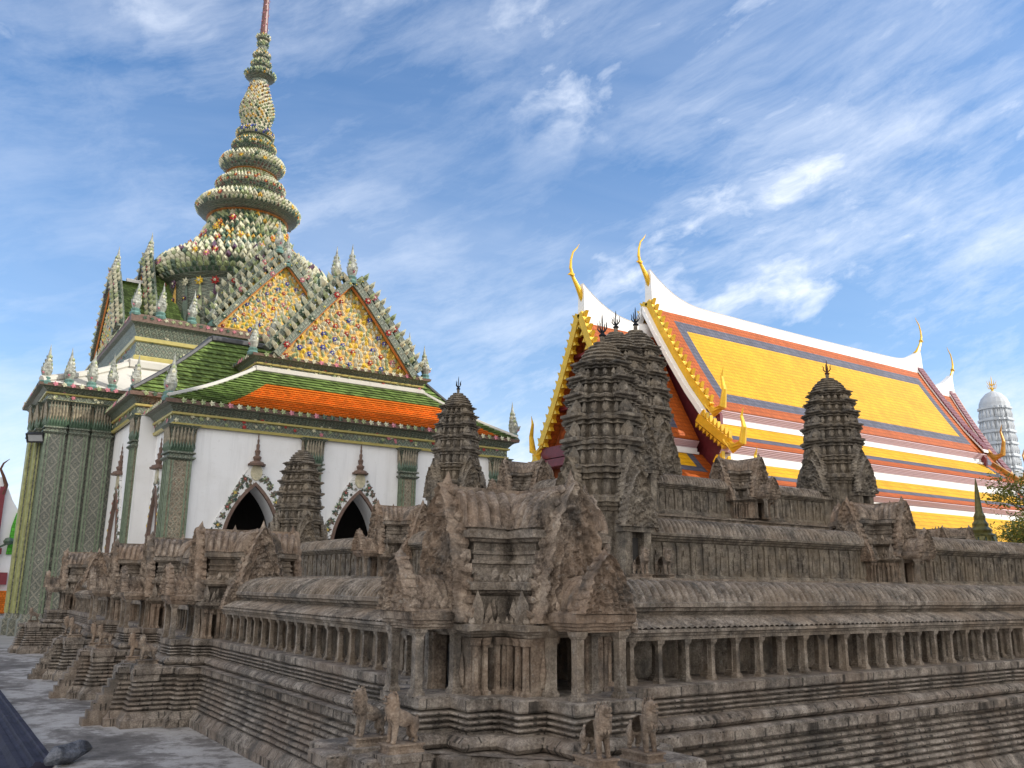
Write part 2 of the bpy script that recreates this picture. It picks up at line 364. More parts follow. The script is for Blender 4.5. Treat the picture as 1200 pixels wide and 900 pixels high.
# ------------------------------------------------------------------ mesh builder
class MB:
    def __init__(s): s.v = []; s.f = []; s.m = []
    def add(s, vs, fs, mat=0):
        o = len(s.v); s.v.extend([tuple(v) for v in vs])
        for f in fs: s.f.append([i + o for i in f]); s.m.append(mat)
    def box(s, x0, x1, y0, y1, z0, z1, mat=0):
        vs = [(x0, y0, z0), (x1, y0, z0), (x1, y1, z0), (x0, y1, z0), (x0, y0, z1), (x1, y0, z1), (x1, y1, z1), (x0, y1, z1)]
        s.add(vs, [(0, 3, 2, 1), (4, 5, 6, 7), (0, 1, 5, 4), (1, 2, 6, 5), (2, 3, 7, 6), (3, 0, 4, 7)], mat)
    def stack(s, poly, levels, mat=0, top=True, bot=False, sub=0.0, mats=None):
        """poly: CCW outline; levels: (z, inset); outline subdivided to about sub metres"""
        n = len(poly); pts = []
        for i in range(n):
            p = Vector(poly[i]); q = Vector(poly[(i + 1) % n]); pr = Vector(poly[i - 1])
            d1 = (p - pr).normalized(); d2 = (q - p).normalized()
            n1 = Vector((-d1.y, d1.x)); n2 = Vector((-d2.y, d2.x))
            mi = (n1 + n2) / (1 + n1.dot(n2))
            q2 = Vector(poly[(i + 2) % n]); d3 = (q2 - q).normalized(); n3 = Vector((-d3.y, d3.x))
            mq = (n2 + n3) / (1 + n2.dot(n3))
            k = max(1, int((q - p).length / sub)) if sub else 1
            for j in range(k):
                t = j / k; pts.append((p.lerp(q, t), mi.lerp(mq, t)))
        m = len(pts); o = len(s.v)
        for z, ins in levels:
            for p, mi in pts: s.v.append((p.x + mi.x * ins, p.y + mi.y * ins, z))
        for L in range(len(levels) - 1):
            for i in range(m):
                a = o + L * m + i; b2 = o + L * m + (i + 1) % m
                s.f.append([a, b2, b2 + m, a + m]); s.m.append(mats[L] if mats else mat)
        if top: s.f.append([o + (len(levels) - 1) * m + i for i in range(m)]); s.m.append(mats[-1] if mats else mat)
        if bot: s.f.append([o + i for i in range(m)][::-1]); s.m.append(mat)
    def sweepx(s, prof, x0, x1, seg=0.15, mat=0, caps=True):
        """closed CW/CCW profile [(y, z)] extruded along x"""
        n = max(1, int((x1 - x0) / seg)); k = len(prof); o = len(s.v)
        for i in range(n + 1):
            x = x0 + (x1 - x0) * i / n
            for y, z in prof: s.v.append((x, y, z))
        for i in range(n):
            for j in range(k):
                a = o + i * k + j; b2 = o + i * k + (j + 1) % k
                s.f.append([a, b2, b2 + k, a + k]); s.m.append(mat)
        if caps:
            s.f.append([o + j for j in range(k)][::-1]); s.m.append(mat)
            s.f.append([o + n * k + j for j in range(k)]); s.m.append(mat)
    def lathe(s, prof, seg=16, c=(0, 0, 0), mat=0, scal=None, cap=True):
        o = len(s.v); k = len(prof)
        for r, z in prof:
            for j in range(seg):
                a = 2 * pi * j / seg; rr = r * (1 + (scal[1] * abs(sin(scal[0] * a / 2)) if scal else 0))
                s.v.append((c[0] + rr * cos(a), c[1] + rr * sin(a), c[2] + z))
        for i in range(k - 1):
            for j in range(seg):
                a = o + i * seg + j; b2 = o + i * seg + (j + 1) % seg
                s.f.append([a, b2, b2 + seg, a + seg]); s.m.append(mat)
        if cap:
            s.f.append([o + (k - 1) * seg + j for j in range(seg)]); s.m.append(mat)
            s.f.append([o + j for j in range(seg)][::-1]); s.m.append(mat)
    def tube(s, pts, rad, seg=8, mat=0, flat=1.0):
        o = len(s.v); n = len(pts); pts = [Vector(p) for p in pts]
        ref = Vector((0, 1, 0))
        for i in range(n):
            t = (pts[min(i + 1, n - 1)] - pts[max(i - 1, 0)]).normalized()
            a = ref if abs(t.dot(ref)) < 0.9 else Vector((1, 0, 0))
            u = t.cross(a).normalized(); w = t.cross(u).normalized()
            for j in range(seg):
                an = 2 * pi * j / seg
                s.v.append(tuple(pts[i] + (u * cos(an) + w * sin(an) * flat) * rad[i]))
        for i in range(n - 1):
            for j in range(seg):
                a = o + i * seg + j; b2 = o + i * seg + (j + 1) % seg
                s.f.append([a, b2, b2 + seg, a + seg]); s.m.append(mat)
        s.f.append([o + j for j in range(seg)][::-1]); s.m.append(mat)
        s.f.append([o + (n - 1) * seg + j for j in range(seg)]); s.m.append(mat)
    def plate(s, poly, fr, th, mat=0, holes=(), back=True):
        """flat shape with thickness; fr(u, v, w) -> xyz, w = depth (0 back, th front)"""
        loops = [list(poly)] + [list(h) for h in holes]
        flat = [p for l in loops for p in l]
        tris = tessellate_polygon([[Vector((p[0], p[1], 0)) for p in l] for l in loops])
        n = len(flat)
        vs = [fr(p[0], p[1], 0) for p in flat] + [fr(p[0], p[1], th) for p in flat]
        fs = [tuple(i + n for i in t) for t in tris]
        if back: fs += [tuple(t)[::-1] for t in tris]
        o = 0
        for l in loops:
            k = len(l)
            for i in range(k):
                a = o + i; b2 = o + (i + 1) % k; fs.append((a, b2, b2 + n, a + n))
            o += k
        s.add(vs, fs, mat)
    def build(s, name, mats, parent=None, jit=0.0, jf=3.0, smooth=False, loc=None, fix=True):
        if not isinstance(mats, (list, tuple)): mats = [mats]
        vs = s.v
        if jit:
            vv = []
            for v in vs:
                p = Vector(v); d = noise.noise_vector(p * jf) * jit + noise.noise_vector(p * jf * 6.1) * (jit * 0.35)
                vv.append((v[0] + d.x, v[1] + d.y, v[2] + d.z * 0.6))
            vs = vv
        me = bpy.data.meshes.new(name); me.from_pydata(vs, [], s.f)
        for m in mats: me.materials.append(m)
        if len(mats) > 1: me.polygons.foreach_set('material_index', s.m)
        if smooth: me.polygons.foreach_set('use_smooth', [True] * len(me.polygons))
        me.update()
        if fix:
            import bmesh
            bm = bmesh.new(); bm.from_mesh(me); bmesh.ops.recalc_face_normals(bm, faces=bm.faces[:]); bm.to_mesh(me); bm.free()
        ob = bpy.data.objects.new(name, me); COL.objects.link(ob)
        if parent: ob.parent = parent
        if loc: ob.location = loc
        return ob


def tag(o, label=None, cat=None, group=None, kind=None):
    if label: o['label'] = label
    if cat: o['category'] = cat
    if group: o['group'] = group
    if kind: o['kind'] = kind
    return o


def empty(name, loc, label, cat, group=None, rz=0.0, s=1.0):
    o = bpy.data.objects.new(name, None); COL.objects.link(o)
    o.location = loc; o.rotation_euler = (0, 0, rz); o.scale = (s, s, s); o.empty_display_size = 0.2
    return tag(o, label, cat, group)


def dup(root, loc, rz=0.0, s=1.0, label=None, skip=()):
    r = root.copy(); COL.objects.link(r); r.location = loc; r.rotation_euler = (0, 0, rz); r.scale = (s, s, s)
    if label: r['label'] = label
    for ch in list(root.children):
        c = ch.copy(); COL.objects.link(c); c.parent = r
        for g2 in ch.children:
            d = g2.copy(); COL.objects.link(d); d.parent = c
    return r


def place(mesh_ob, parent, loc, rz=0.0, s=(1, 1, 1)):
    c = mesh_ob.copy(); COL.objects.link(c); c.parent = parent; c.location = loc
    c.rotation_euler = (0, 0, rz); c.scale = s; return c


def rect(x0, x1, y0, y1): return [(x0, y0), (x1, y0), (x1, y1), (x0, y1)]


def cross2(a, b, L):
    return [(L, -a), (L, a), (b, a), (b, b), (a, b), (a, L), (-a, L), (-a, b), (-b, b), (-b, a), (-L, a), (-L, -a),
            (-b, -a), (-b, -b), (-a, -b), (-a, -L), (a, -L), (a, -b), (b, -b), (b, -a)]


def cross(a, L):
    return [(L, -a), (L, a), (a, a), (a, L), (-a, L), (-a, a), (-L, a), (-L, -a), (-a, -a), (-a, -L), (a, -L), (a, -a)]


def redent(w):
    q = [(1, .40), (.86, .40), (.86, .66), (.66, .66), (.66, .86), (.40, .86), (.40, 1)]
    pts = []
    for k in range(4):
        c, s_ = cos(k * pi / 2), sin(k * pi / 2)
        pts += [(w * (x * c - y * s_), w * (x * s_ + y * c)) for x, y in q]
    return pts


def along(poly, spacing, ins=0.0, closed=True):
    """points and outward directions spaced along an outline"""
    out_ = []
    n = len(poly)
    for i in range(n if closed else n - 1):
        p = Vector(poly[i]); q = Vector(poly[(i + 1) % n]); d = q - p; L = d.length
        if L < spacing * 0.5: continue
        k = max(1, round(L / spacing)); d.normalize(); nn = Vector((d.y, -d.x))
        for j in range(k):
            c = p + d * (L * (j + .5) / k) - nn * ins; out_.append((c.x, c.y, nn.x, nn.y))
    return out_


def leaf(mb, x, y, z, nx, ny, w, h, t, mat=0, lean=0.0):
    """a carved leaf (antefix) standing at x,y,z facing nx,ny"""
    ol = [(-.42, 0), (-.5, .34), (-.36, .62), (-.16, .82), (0, 1), (.16, .82), (.36, .62), (.5, .34), (.42, 0)]
    tx, ty = -ny, nx
    vs = []
    for u, v in ol:
        d = lean * v * h
        vs.append((x + tx * u * w + nx * d, y + ty * u * w + ny * d, z + v * h))
    n = len(ol)
    vs.append((x + nx * (t + lean * .4 * h), y + ny * (t + lean * .4 * h), z + .38 * h))
    vs.append((x - nx * t * .6, y - ny * t * .6, z + .38 * h))
    fs = [(i, i + 1, n) for i in range(n - 1)] + [(n - 1, 0, n)] + [(i + 1, i, n + 1) for i in range(n - 1)] + [(0, n - 1, n + 1)]
    mb.add(vs, fs, mat)


def arch_relief(mb, x, y, z, nx, ny, w, h, t):
    leaf(mb, x, y, z, nx, ny, w, h, t * .6)
    leaf(mb, x + nx * t * .45, y + ny * t * .45, z, nx, ny, w * .62, h * .66, t * .75)


def vault(mb, x0, x1, hw, z0, rise, sp=0.075, amp=0.05, skew=0.8, mat=0, nt=12, per=6):
    n = max(2, int((x1 - x0) / sp * per)); o = len(mb.v)
    ts = [-sin(pi / 2 * (1 - 2 * i / nt)) for i in range(nt + 1)]
    for i in range(n + 1):
        x = x0 + (x1 - x0) * i / n
        for t in ts:
            fr_ = (x / sp + skew * abs(t)) % 1.0
            k = 1 - amp * math.exp(-((fr_ - .5) / .17) ** 2) * (1 if abs(t) < .999 else .3)
            mb.v.append((x, hw * t * k, z0 + rise * max(0, 1 - abs(t) ** 2.3) ** .7 * k))
    m = nt + 1
    for i in range(n):
        for j in range(nt):
            a = o + i * m + j; mb.f.append([a, a + 1, a + m + 1, a + m]); mb.m.append(mat)
    for i in (0, n):
        mb.f.append([o + i * m + j for j in range(m)]); mb.m.append(mat)


def halfroof(mb, x0, x1, yo, zo, yi, zi, sp=0.06, amp=0.016, nt=6, per=5, mat=0):
    n = max(2, int((x1 - x0) / sp * per)); o = len(mb.v)
    for i in range(n + 1):
        x = x0 + (x1 - x0) * i / n
        for j in range(nt + 1):
            t = j / nt
            b = amp * abs(sin(pi * (x / sp + .9 * t)))
            mb.v.append((x, yo + (yi - yo) * t - b * .3, zo + (zi - zo) * sin(t * pi / 2) + b))
    m = nt + 1
    for i in range(n):
        for j in range(nt):
            a = o + i * m + j; mb.f.append([a, a + 1, a + m + 1, a + m]); mb.m.append(mat)


def pediment_mesh(name, w, h, seed, nu=40, nv=44, depth=0.05, rough=1.0, nfl=9):
    """carved gable standing on z=0, facing -y: nested wavy naga frames, figures between them, flame leaves round the edge"""
    rnd = random.Random(seed); off = Vector((rnd.random() * 50, rnd.random() * 50, seed))
    def hw(v):
        v = min(max(v, 0), .995)
        b = 0.44 * (1 - v ** 1.75) ** 0.78
        if v < .14: b += 0.05 * (1 - v / .14)
        return max(b, 0.012)
    mb = MB(); o = 0
    frames = (1.0, .74, .50)
    for j in range(nv + 1):
        v = j / nv; ww = hw(min(v, .985))
        for i in range(nu + 1):
            t = 2 * i / nu - 1; u = t * ww
            best = 0.0; inside = 0
            for kf, fr in enumerate(frames):
                vq = v / fr
                if vq >= 1.0:
                    continue
                e = abs(u) / max(hw(vq) * fr, .012)
                wob = .05 * sin(v * 46 / fr + kf)
                if e < 1.0: inside = kf + 1
                x_ = (e - (.86 + wob)) / .13
                best = max(best, math.exp(-x_ * x_) * (1 - .12 * kf))
                x_ = (e - (1.02 + wob)) / .05
                best = max(best, .5 * math.exp(-x_ * x_))
            P = Vector((u * 9, v * h / w * 9, 0)) + off
            nz = noise.noise(P * 1.3) * .38 + noise.noise(P * 2.9) * .34 + noise.noise(P * 6.0) * .22
            ground = (.22, .30, .24, .16)[inside]
            fig = max(0, noise.noise(P * 1.7 + Vector((3, 1, 7))) * 1.3) * (1 - best) * .8
            rel = max(ground + fig, best) + nz * rough * .55
            edge = min(1, (1 - abs(t)) / .10) if abs(t) > .90 else 1
            d = depth * (.22 + .78 * rel) * (.25 + .75 * edge)
            mb.v.append((u * w + noise.noise(P * .8 + Vector((9, 0, 0))) * .010 * w, -d, v * h))
        o += nu + 1
    m = nu + 1
    for j in range(nv):
        for i in range(nu):
            a = j * m + i; mb.f.append([a, a + 1, a + m + 1, a + m]); mb.m.append(0)
    o = len(mb.v); bk = .03
    for j in range(nv + 1):
        v = j / nv; ww = hw(min(v, .985)) * w
        mb.v.append((-ww, bk, v * h)); mb.v.append((ww, bk, v * h))
    for j in range(nv):
        a = o + 2 * j; mb.f.append([a + 1, a, a + 2, a + 3]); mb.m.append(0)
        mb.f.append([a, j * m, (j + 1) * m, a + 2]); mb.m.append(0)
        mb.f.append([j * m + nu, a + 1, a + 3, (j + 1) * m + nu]); mb.m.append(0)
    mb.f.append([o + 2 * nv, o + 2 * nv + 1] + [nv * m + i for i in range(nu, -1, -1)]); mb.m.append(0)
    mb.f.append([o + 1, o] + [i for i in range(nu + 1)]); mb.m.append(0)
    # flame leaves standing off the edge
    for sg in (-1, 1):
        for k in range(nfl):
            v = (k + .4) / nfl * .97; x = sg * hw(v) * w * .95; z_ = v * h
            L = (.15 - .05 * v) * h * .62 * rnd.uniform(.8, 1.15); W = L * .62
            an = radians(28 + 52 * v + rnd.uniform(-6, 6)); dx_, dz_ = sg * cos(an), sin(an); nx_, nz_ = -dz_, dx_
            yb, yf = .028, -depth * .42
            pts = [(x - nx_ * W * .5, z_ - nz_ * W * .5), (x + dx_ * L * .45 - nx_ * W * .55, z_ + dz_ * L * .45 - nz_ * W * .55), (x + dx_ * L * .9 + nx_ * W * .25 * sg, z_ + dz_ * L * .9 + W * .25),
                   (x + dx_ * L * .45 + nx_ * W * .45, z_ + dz_ * L * .45 + nz_ * W * .45), (x + nx_ * W * .5, z_ + nz_ * W * .5)]
            vs = [(a, yf * .3, b) for a, b in pts] + [(a, yb, b) for a, b in pts] + [(x + dx_ * L * .35, yf * 1.3, z_ + dz_ * L * .35)]
            n = 5
            fs = [(i, (i + 1) % n, 10) for i in range(n)] + [(n + i, n + (i + 1) % n, (i + 1) % n, i) for i in range(n)] + [tuple(n + i for i in range(n))[::-1]]
            mb.add(vs, fs)
    z_ = h * .96; W = .07 * w; L = .13 * h
    mb.add([(-W, -.012, z_ - L * .3), (W, -.012, z_ - L * .3), (W * .7, -.01, z_ + L * .3), (0, 0, z_ + L), (-W * .7, -.01, z_ + L * .3), (0, -depth * .7, z_ + L * .1), (-W, bk, z_ - L * .3), (W, bk, z_ - L * .3)],
           [(0, 1, 5), (1, 2, 5), (2, 3, 5), (3, 4, 5), (4, 0, 5), (6, 3, 7), (0, 4, 3, 6), (7, 3, 2, 1)])
    return mb.build(name, M['stone_carved'])


def keep_mesh(ob):
    """turn a built object into a source that can be copied, unlinked from the scene"""
    COL.objects.unlink(ob); return ob


# ------------------------------------------------------------------ ground
gm = MB(); gm.add([(-900, -900, -.16), (900, -900, -.16), (900, 900, -.16), (-900, 900, -.16)], [(0, 1, 2, 3)])
tag(gm.build('ground', M['paving']), kind='structure')
tm = MB()
tm.stack(rect(1.24, 60, -22, 25.0), [(-.4, 0), (-.03, 0), (0, .03)], sub=0)
tag(tm.build('terrace', M['ground']), kind='structure')

# ==================================================================== STONE MODEL TEMPLE
CX, CY = 3.52, 5.16                 # centre of near corner pavilion
GY = [11.40, 14.20, 17.00]          # west gate pavilions
NY = 23.20                          # far corner
EX = 21.6                           # east end
ZB = 0.93                           # gallery floor level

# lower plinth outline (ground line), CCW
def projw(yc, hw_=.52, x0=2.80, x1=2.10, st=.26, x2=1.98):
    return [(x0, yc + hw_ + .16), (x0 - .25, yc + hw_ + .16), (x0 - .25, yc + hw_), (x1, yc + hw_), (x1, yc + st), (x2, yc + st), (x2, yc - st), (x1, yc - st), (x1, yc - hw_), (x0 - .25, yc - hw_), (x0 - .25, yc - hw_ - .16), (x0, yc - hw_ - .16)]
outl = []
ys0 = 4.40
# go CCW: along south (y low) from west to east, north, back west, then down the west side
xs0 = 2.80
south = [(xs0, ys0)]
def projs(xc, y0=4.40, y1=3.72, hw_=.52, st=.26, y2=3.60):
    return [(xc - hw_ - .16, y0), (xc - hw_ - .16, y0 - .25), (xc - hw_, y0 - .25), (xc - hw_, y1), (xc - st, y1), (xc - st, y2), (xc + st, y2), (xc + st, y1), (xc + hw_, y1), (xc + hw_, y0 - .25), (xc + hw_ + .16, y0 - .25), (xc + hw_ + .16, y0)]
outl = [(xs0 + .02, ys0)] + projs(CX) + [(EX + .7, ys0), (EX + .7, NY + .8), (xs0, NY + .8)]
for yc in [NY] + GY[::-1] + [CY]:
    outl += projw(yc)
outl += [(xs0, ys0 + .02)] if False else []
# drop near-duplicates
ol2 = []
for p in outl:
    if not ol2 or (Vector(p) - Vector(ol2[-1])).length > .03: ol2.append(p)
outl = ol2
pl = MB()
lev = [(0, 0), (.085, 0), (.09, .012), (.16, .06), (.165, .085)]
z = .165; ins = .080
for k in range(7):
    lev += [(z + .001, ins + .030), (z + .016, ins + .034), (z + .019, ins - .008), (z + .028, ins - .016), (z + .044, ins - .008), (z + .049, ins + .008)]
    z += .050; ins += .0125
lev += [(.518, .20), (.548, .20), (.552, .125), (.562, .112), (.625, .112), (.637, .135), (.64, .30), (.64, .9)]
pl.stack(outl, lev, sub=.08)
tag(pl.build('stone_plinth', M['stone_base'], jit=.010, jf=2.2),
    'long stepped sandstone plinth carrying the whole model temple', 'plinth')

# upper plinth (torus and fillets to gallery floor)
def upper_outline():
    o = [(3.0, 4.62)]
    def ps(xc): return [(xc - .48, 4.62), (xc - .48, 4.46), (xc - .28, 4.46), (xc - .28, 4.18), (xc + .28, 4.18), (xc + .28, 4.46), (xc + .48, 4.46), (xc + .48, 4.62)]
    def pw(yc): return [(3.0, yc + .48), (2.82, yc + .48), (2.82, yc + .28), (2.60, yc + .28), (2.60, yc - .28), (2.82, yc - .28), (2.82, yc - .48), (3.0, yc - .48)]
    o = ps(CX) + [(EX + .5, 4.62), (EX + .5, NY + .6), (3.0, NY + .6)]
    for yc in [NY] + GY[::-1] + [CY]: o += pw(yc)
    return o
uo = upper_outline()
# the corner: last west point then first south point; add the re-entrant corner
uo = uo + [(3.0, 4.66)]
if abs(uo[0][0] - (CX - .48)) < 1e-6: uo[0] = (CX - .48, 4.66)
up = MB()
ulev = [(.636, .02), (.65, -.03), (.675, -.055), (.70, -.05), (.725, -.02), (.732, .03), (.742, .03)]
for k in range(3):
    zz = .742 + k * .034
    ulev += [(zz + .003, .055), (zz + .013, .055), (zz + .016, .012), (zz + .023, .006), (zz + .031, .014), (zz + .034, .04)]
ulev += [(.85, .07), (.858, .025), (.87, .015), (.925, .015), (.932, .03), (.932, .5)]
up.stack(uo, ulev, sub=.09)
tag(up.build('stone_plinth', M['stone_base'], jit=.009, jf=2.6),
    'upper moulded course of rounded stone bands beneath the gallery colonnades', 'plinth')

# ---- shared small meshes
def column_src(h, w):
    mb = MB(); a = w / 2
    mb.stack(rect(-a, a, -a, a), [(0, -.010), (.022, -.010), (.025, -.004), (.036, -.003), (.040, .003), (h * .5, .005), (h - .045, .004), (h - .04, -.001), (h - .03, -.004), (h - .027, -.009), (h, -.013)])
    return keep_mesh(mb.build('column', M['stone'], jit=.004, jf=9))
COLG = column_src(.30, .044)
COLP = column_src(.40, .062)
PED_BIG = keep_mesh(pediment_mesh('pediment', .68, .90, 3, 60, 76, .085, 1.0, 10))
PED_BIG2 = keep_mesh(pediment_mesh('pediment', .68, .90, 8, 60, 76, .085, 1.0, 10))
PED_POR = keep_mesh(pediment_mesh('pediment', .48, .36, 5, 48, 40, .06, 1.0, 6))
PED_SML = keep_mesh(pediment_mesh('pediment', .34, .42, 6, 26, 28, .045))
FACE = {'-y': 0.0, '+x': pi / 2, '+y': pi, '-x': -pi / 2}
DIRV = {'-y': (0, -1), '+x': (1, 0), '+y': (0, 1), '-x': (-1, 0)}


def wall_ring(mb, poly, z0, z1, t, doors=()):
    """hollow wall along an outline with a door opening in the edges listed"""
    n = len(poly)
    ins = []
    for i in range(n):
        p = Vector(poly[i]); q = Vector(poly[(i + 1) % n]); pr = Vector(poly[i - 1])
        d1 = (p - pr).normalized(); d2 = (q - p).normalized()
        n1 = Vector((-d1.y, d1.x)); n2 = Vector((-d2.y, d2.x))
        ins.append(p + (n1 + n2) / (1 + n1.dot(n2)) * t)
    for i in range(n):
        p = Vector(poly[i]); q = Vector(poly[(i + 1) % n]); pi_, qi = ins[i], ins[(i + 1) % n]
        if i in doors:
            w, h = doors[i]
            L = (q - p).length; d = (q - p).normalized(); nn = Vector((-d.y, d.x)) * t
            a = p + d * (L - w) / 2; b = q - d * (L - w) / 2
            def P(v, z): return (v.x, v.y, z)
            for (s_, e_, zl, zh) in ((p, a, z0, z1), (b, q, z0, z1), (a, b, z0 + h, z1)):
                mb.add([P(s_, zl), P(e_, zl), P(e_, zh), P(s_, zh)], [(0, 1, 2, 3)])
            for (s_, e_, zl, zh) in ((pi_, a + nn, z0, z1), (b + nn, qi, z0, z1), (a + nn, b + nn, z0 + h, z1)):
                mb.add([P(s_, zl), P(e_, zl), P(e_, zh), P(s_, zh)], [(3, 2, 1, 0)])
            mb.add([P(a, z0), P(a + nn, z0), P(a + nn, z0 + h), P(a, z0 + h)], [(0, 1, 2, 3)])
            mb.add([P(b, z0), P(b + nn, z0), P(b + nn, z0 + h), P(b, z0 + h)], [(3, 2, 1, 0)])
            mb.add([P(a, z0 + h), P(b, z0 + h), P(b + nn, z0 + h), P(a + nn, z0 + h)], [(0, 1, 2, 3)])
        else:
            mb.add([(p.x, p.y, z0), (q.x, q.y, z0), (q.x, q.y, z1), (p.x, p.y, z1)], [(0, 1, 2, 3)])
            mb.add([(pi_.x, pi_.y, z0), (qi.x, qi.y, z0), (qi.x, qi.y, z1), (pi_.x, pi_.y, z1)], [(3, 2, 1, 0)])


def colonnette(mb, x, y, z0, h, w):
    a = w / 2
    mb.stack(rect(x - a, x + a, y - a, y + a), [(z0, -.010), (z0 + .025, -.010), (z0 + .03, 0), (z0 + .05, .004), (z0 + h - .05, .004), (z0 + h - .045, -.006), (z0 + h - .02, -.008), (z0 + h, -.014)])


PAV = {}
def pavilion_meshes():
    a, L = .29, .56
    mb = MB(); poly = cross(a, L)
    doors = {i: (.21, .355) if i % 3 == 0 else (.065, .28) for i in range(12)}
    wall_ring(mb, poly, 0, .40, .05, doors)
    for k in range(4):
        c, s_ = cos(k * pi / 2), sin(k * pi / 2)
        def R(x, y): return (x * c - y * s_, x * s_ + y * c)
        for (x, y) in ((a + .05, a + .05), (a + .095, a + .035), (L - .085, a + .035), (L - .02, a + .025), (a + .035, a + .095), (a + .035, L - .085), (a + .025, L - .02)):
            X, Y = R(x, y); colonnette(mb, X, Y, 0, .345, .036)
        for sg in (-1, 1):   # door jamb pilasters and a carved figure panel beside each door
            X, Y = R(L + .02, sg * .135); colonnette(mb, X, Y, 0, .36, .04)
            X, Y = R(L + .012, sg * .20); leaf(mb, X, Y, .05, c, s_, .06, .22, .02)
    PAV['wall'] = keep_mesh(mb.build('wall', M['stone_carved'], jit=.006, jf=8))
    # cornice 1 with small antefixes
    mb = MB()
    mb.stack(cross(a + .05, L + .03), [(.345, .04), (.35, .01), (.365, .005), (.37, -.015), (.385, -.02), (.39, -.05), (.425, -.055), (.43, -.02), (.45, .03), (.45, .2)], sub=.07)
    for (x, y, nx, ny) in along(cross(a + .085, L + .06), .05, ins=.012):
        leaf(mb, x, y, .42, nx, ny, .042, .055, .014)
    PAV['cornice'] = keep_mesh(mb.build('cornice', M['stone'], jit=.008, jf=8))
    # second storey with corner leaves, heavy cornice
    mb = MB()
    mb.stack(cross(a - .01, L - .04), [(.43, 0), (.47, 0), (.475, .02), (.60, .022), (.605, -.0), (.62, -.03), (.635, -.035), (.64, -.07), (.685, -.078), (.69, -.05), (.70, -.05), (.71, -.01), (.745, .0), (.745, .2)], sub=.07)
    for k in range(4):
        ck, sk = cos(k * pi / 2), sin(k * pi / 2)
        def R(x, y): return (x * ck - y * sk, x * sk + y * ck)
        for (x, y, nx, ny, w_, h_, z_) in ((a + .02, a + .12, 1, 0, .065, .15, .44), (a + .12, a + .02, 0, 1, .065, .15, .44), (a + .12, a + .04, 0, 1, .06, .09, .70), (a + .04, a + .12, 1, 0, .06, .09, .70),
                                           (L - .10, a + .05, 0, 1, .06, .12, .44), (a + .05, L - .10, 1, 0, .06, .12, .44), (L - .0, a + .07, .7, .7, .09, .21, .43), (a + .07, L - .0, .7, .7, .09, .21, .43)):
            X, Y = R(x, y); N_ = R(nx, ny); leaf(mb, X, Y, z_, N_[0], N_[1], w_, h_, .04, lean=.06)
    for (x, y, nx, ny) in along(cross(a + .05, L), .06, ins=.01): leaf(mb, x, y, .685, nx, ny, .045, .05, .012)
    PAV['storey'] = keep_mesh(mb.build('storey', M['stone'], jit=.009, jf=7))
    # clerestory
    mb = MB(); a2 = .25
    mb.stack(cross(a2, L - .02), [(.735, 0), (.775, 0), (.78, .025), (.80, .025), (.805, .008), (.825, .008), (.83, .028), (.86, .028), (.865, .012), (.885, .012), (.89, .03), (.935, .028), (.945, -.01), (.96, -.015), (.968, -.05), (1.015, -.055), (1.02, -.02), (1.035, -.02), (1.035, .1)], sub=.07)
    PAV['clerestory'] = keep_mesh(mb.build('clerestory', M['stone'], jit=.007, jf=7))
    mb = MB()
    vault(mb, -L - .02, L + .02, .29, 1.033, .27, sp=.085, amp=.13, skew=1.3, nt=16, per=8)
    o = len(mb.v); vault(mb, -L - .02, L + .02, .29, 1.031, .268, sp=.085, amp=.13, skew=1.3, nt=16, per=8)
    for i in range(o, len(mb.v)):
        x, y, z_ = mb.v[i]; mb.v[i] = (-y, x, z_)
    mb.box(-L, L, -.015, .015, 1.27, 1.325)
    mb.box(-.013, .013, -L, L, 1.27, 1.322)
    PAV['roof'] = keep_mesh(mb.build('roof', M['stone_carved'], jit=.009, jf=7))
    # porch roof slab (for the -y side)
    mb = MB(); y0, y1, hx = -.93, -.50, .215
    mb.stack(rect(-hx, hx, y0, y1), [(.395, .03), (.405, .03), (.41, .015), (.425, .015), (.43, .0), (.447, .0), (.452, -.015), (.50, -.02), (.505, .0), (.52, .02), (.52, .1)], sub=.07, bot=True)
    o = len(mb.v); vault(mb, .54, .90, .175, .515, .22, sp=.07, amp=.13, nt=12, per=8)
    for i in range(o, len(mb.v)):
        x, y, z_ = mb.v[i]; mb.v[i] = (y, -x, z_)
    for k in range(6):
        for sg in (-1, 1): leaf(mb, sg * .195, -.58 - k * .062, .51, sg, 0, .055, .085 - .005 * k, .018)
    for k in range(5): leaf(mb, 0, -.58 - k * .065, .72, 0, -1, .03, .06, .02)
    PAV['porch_roof'] = keep_mesh(mb.build('porch_roof', M['stone_carved'], jit=.013, jf=15))
    # low flank gable over side aisles
pavilion_meshes()


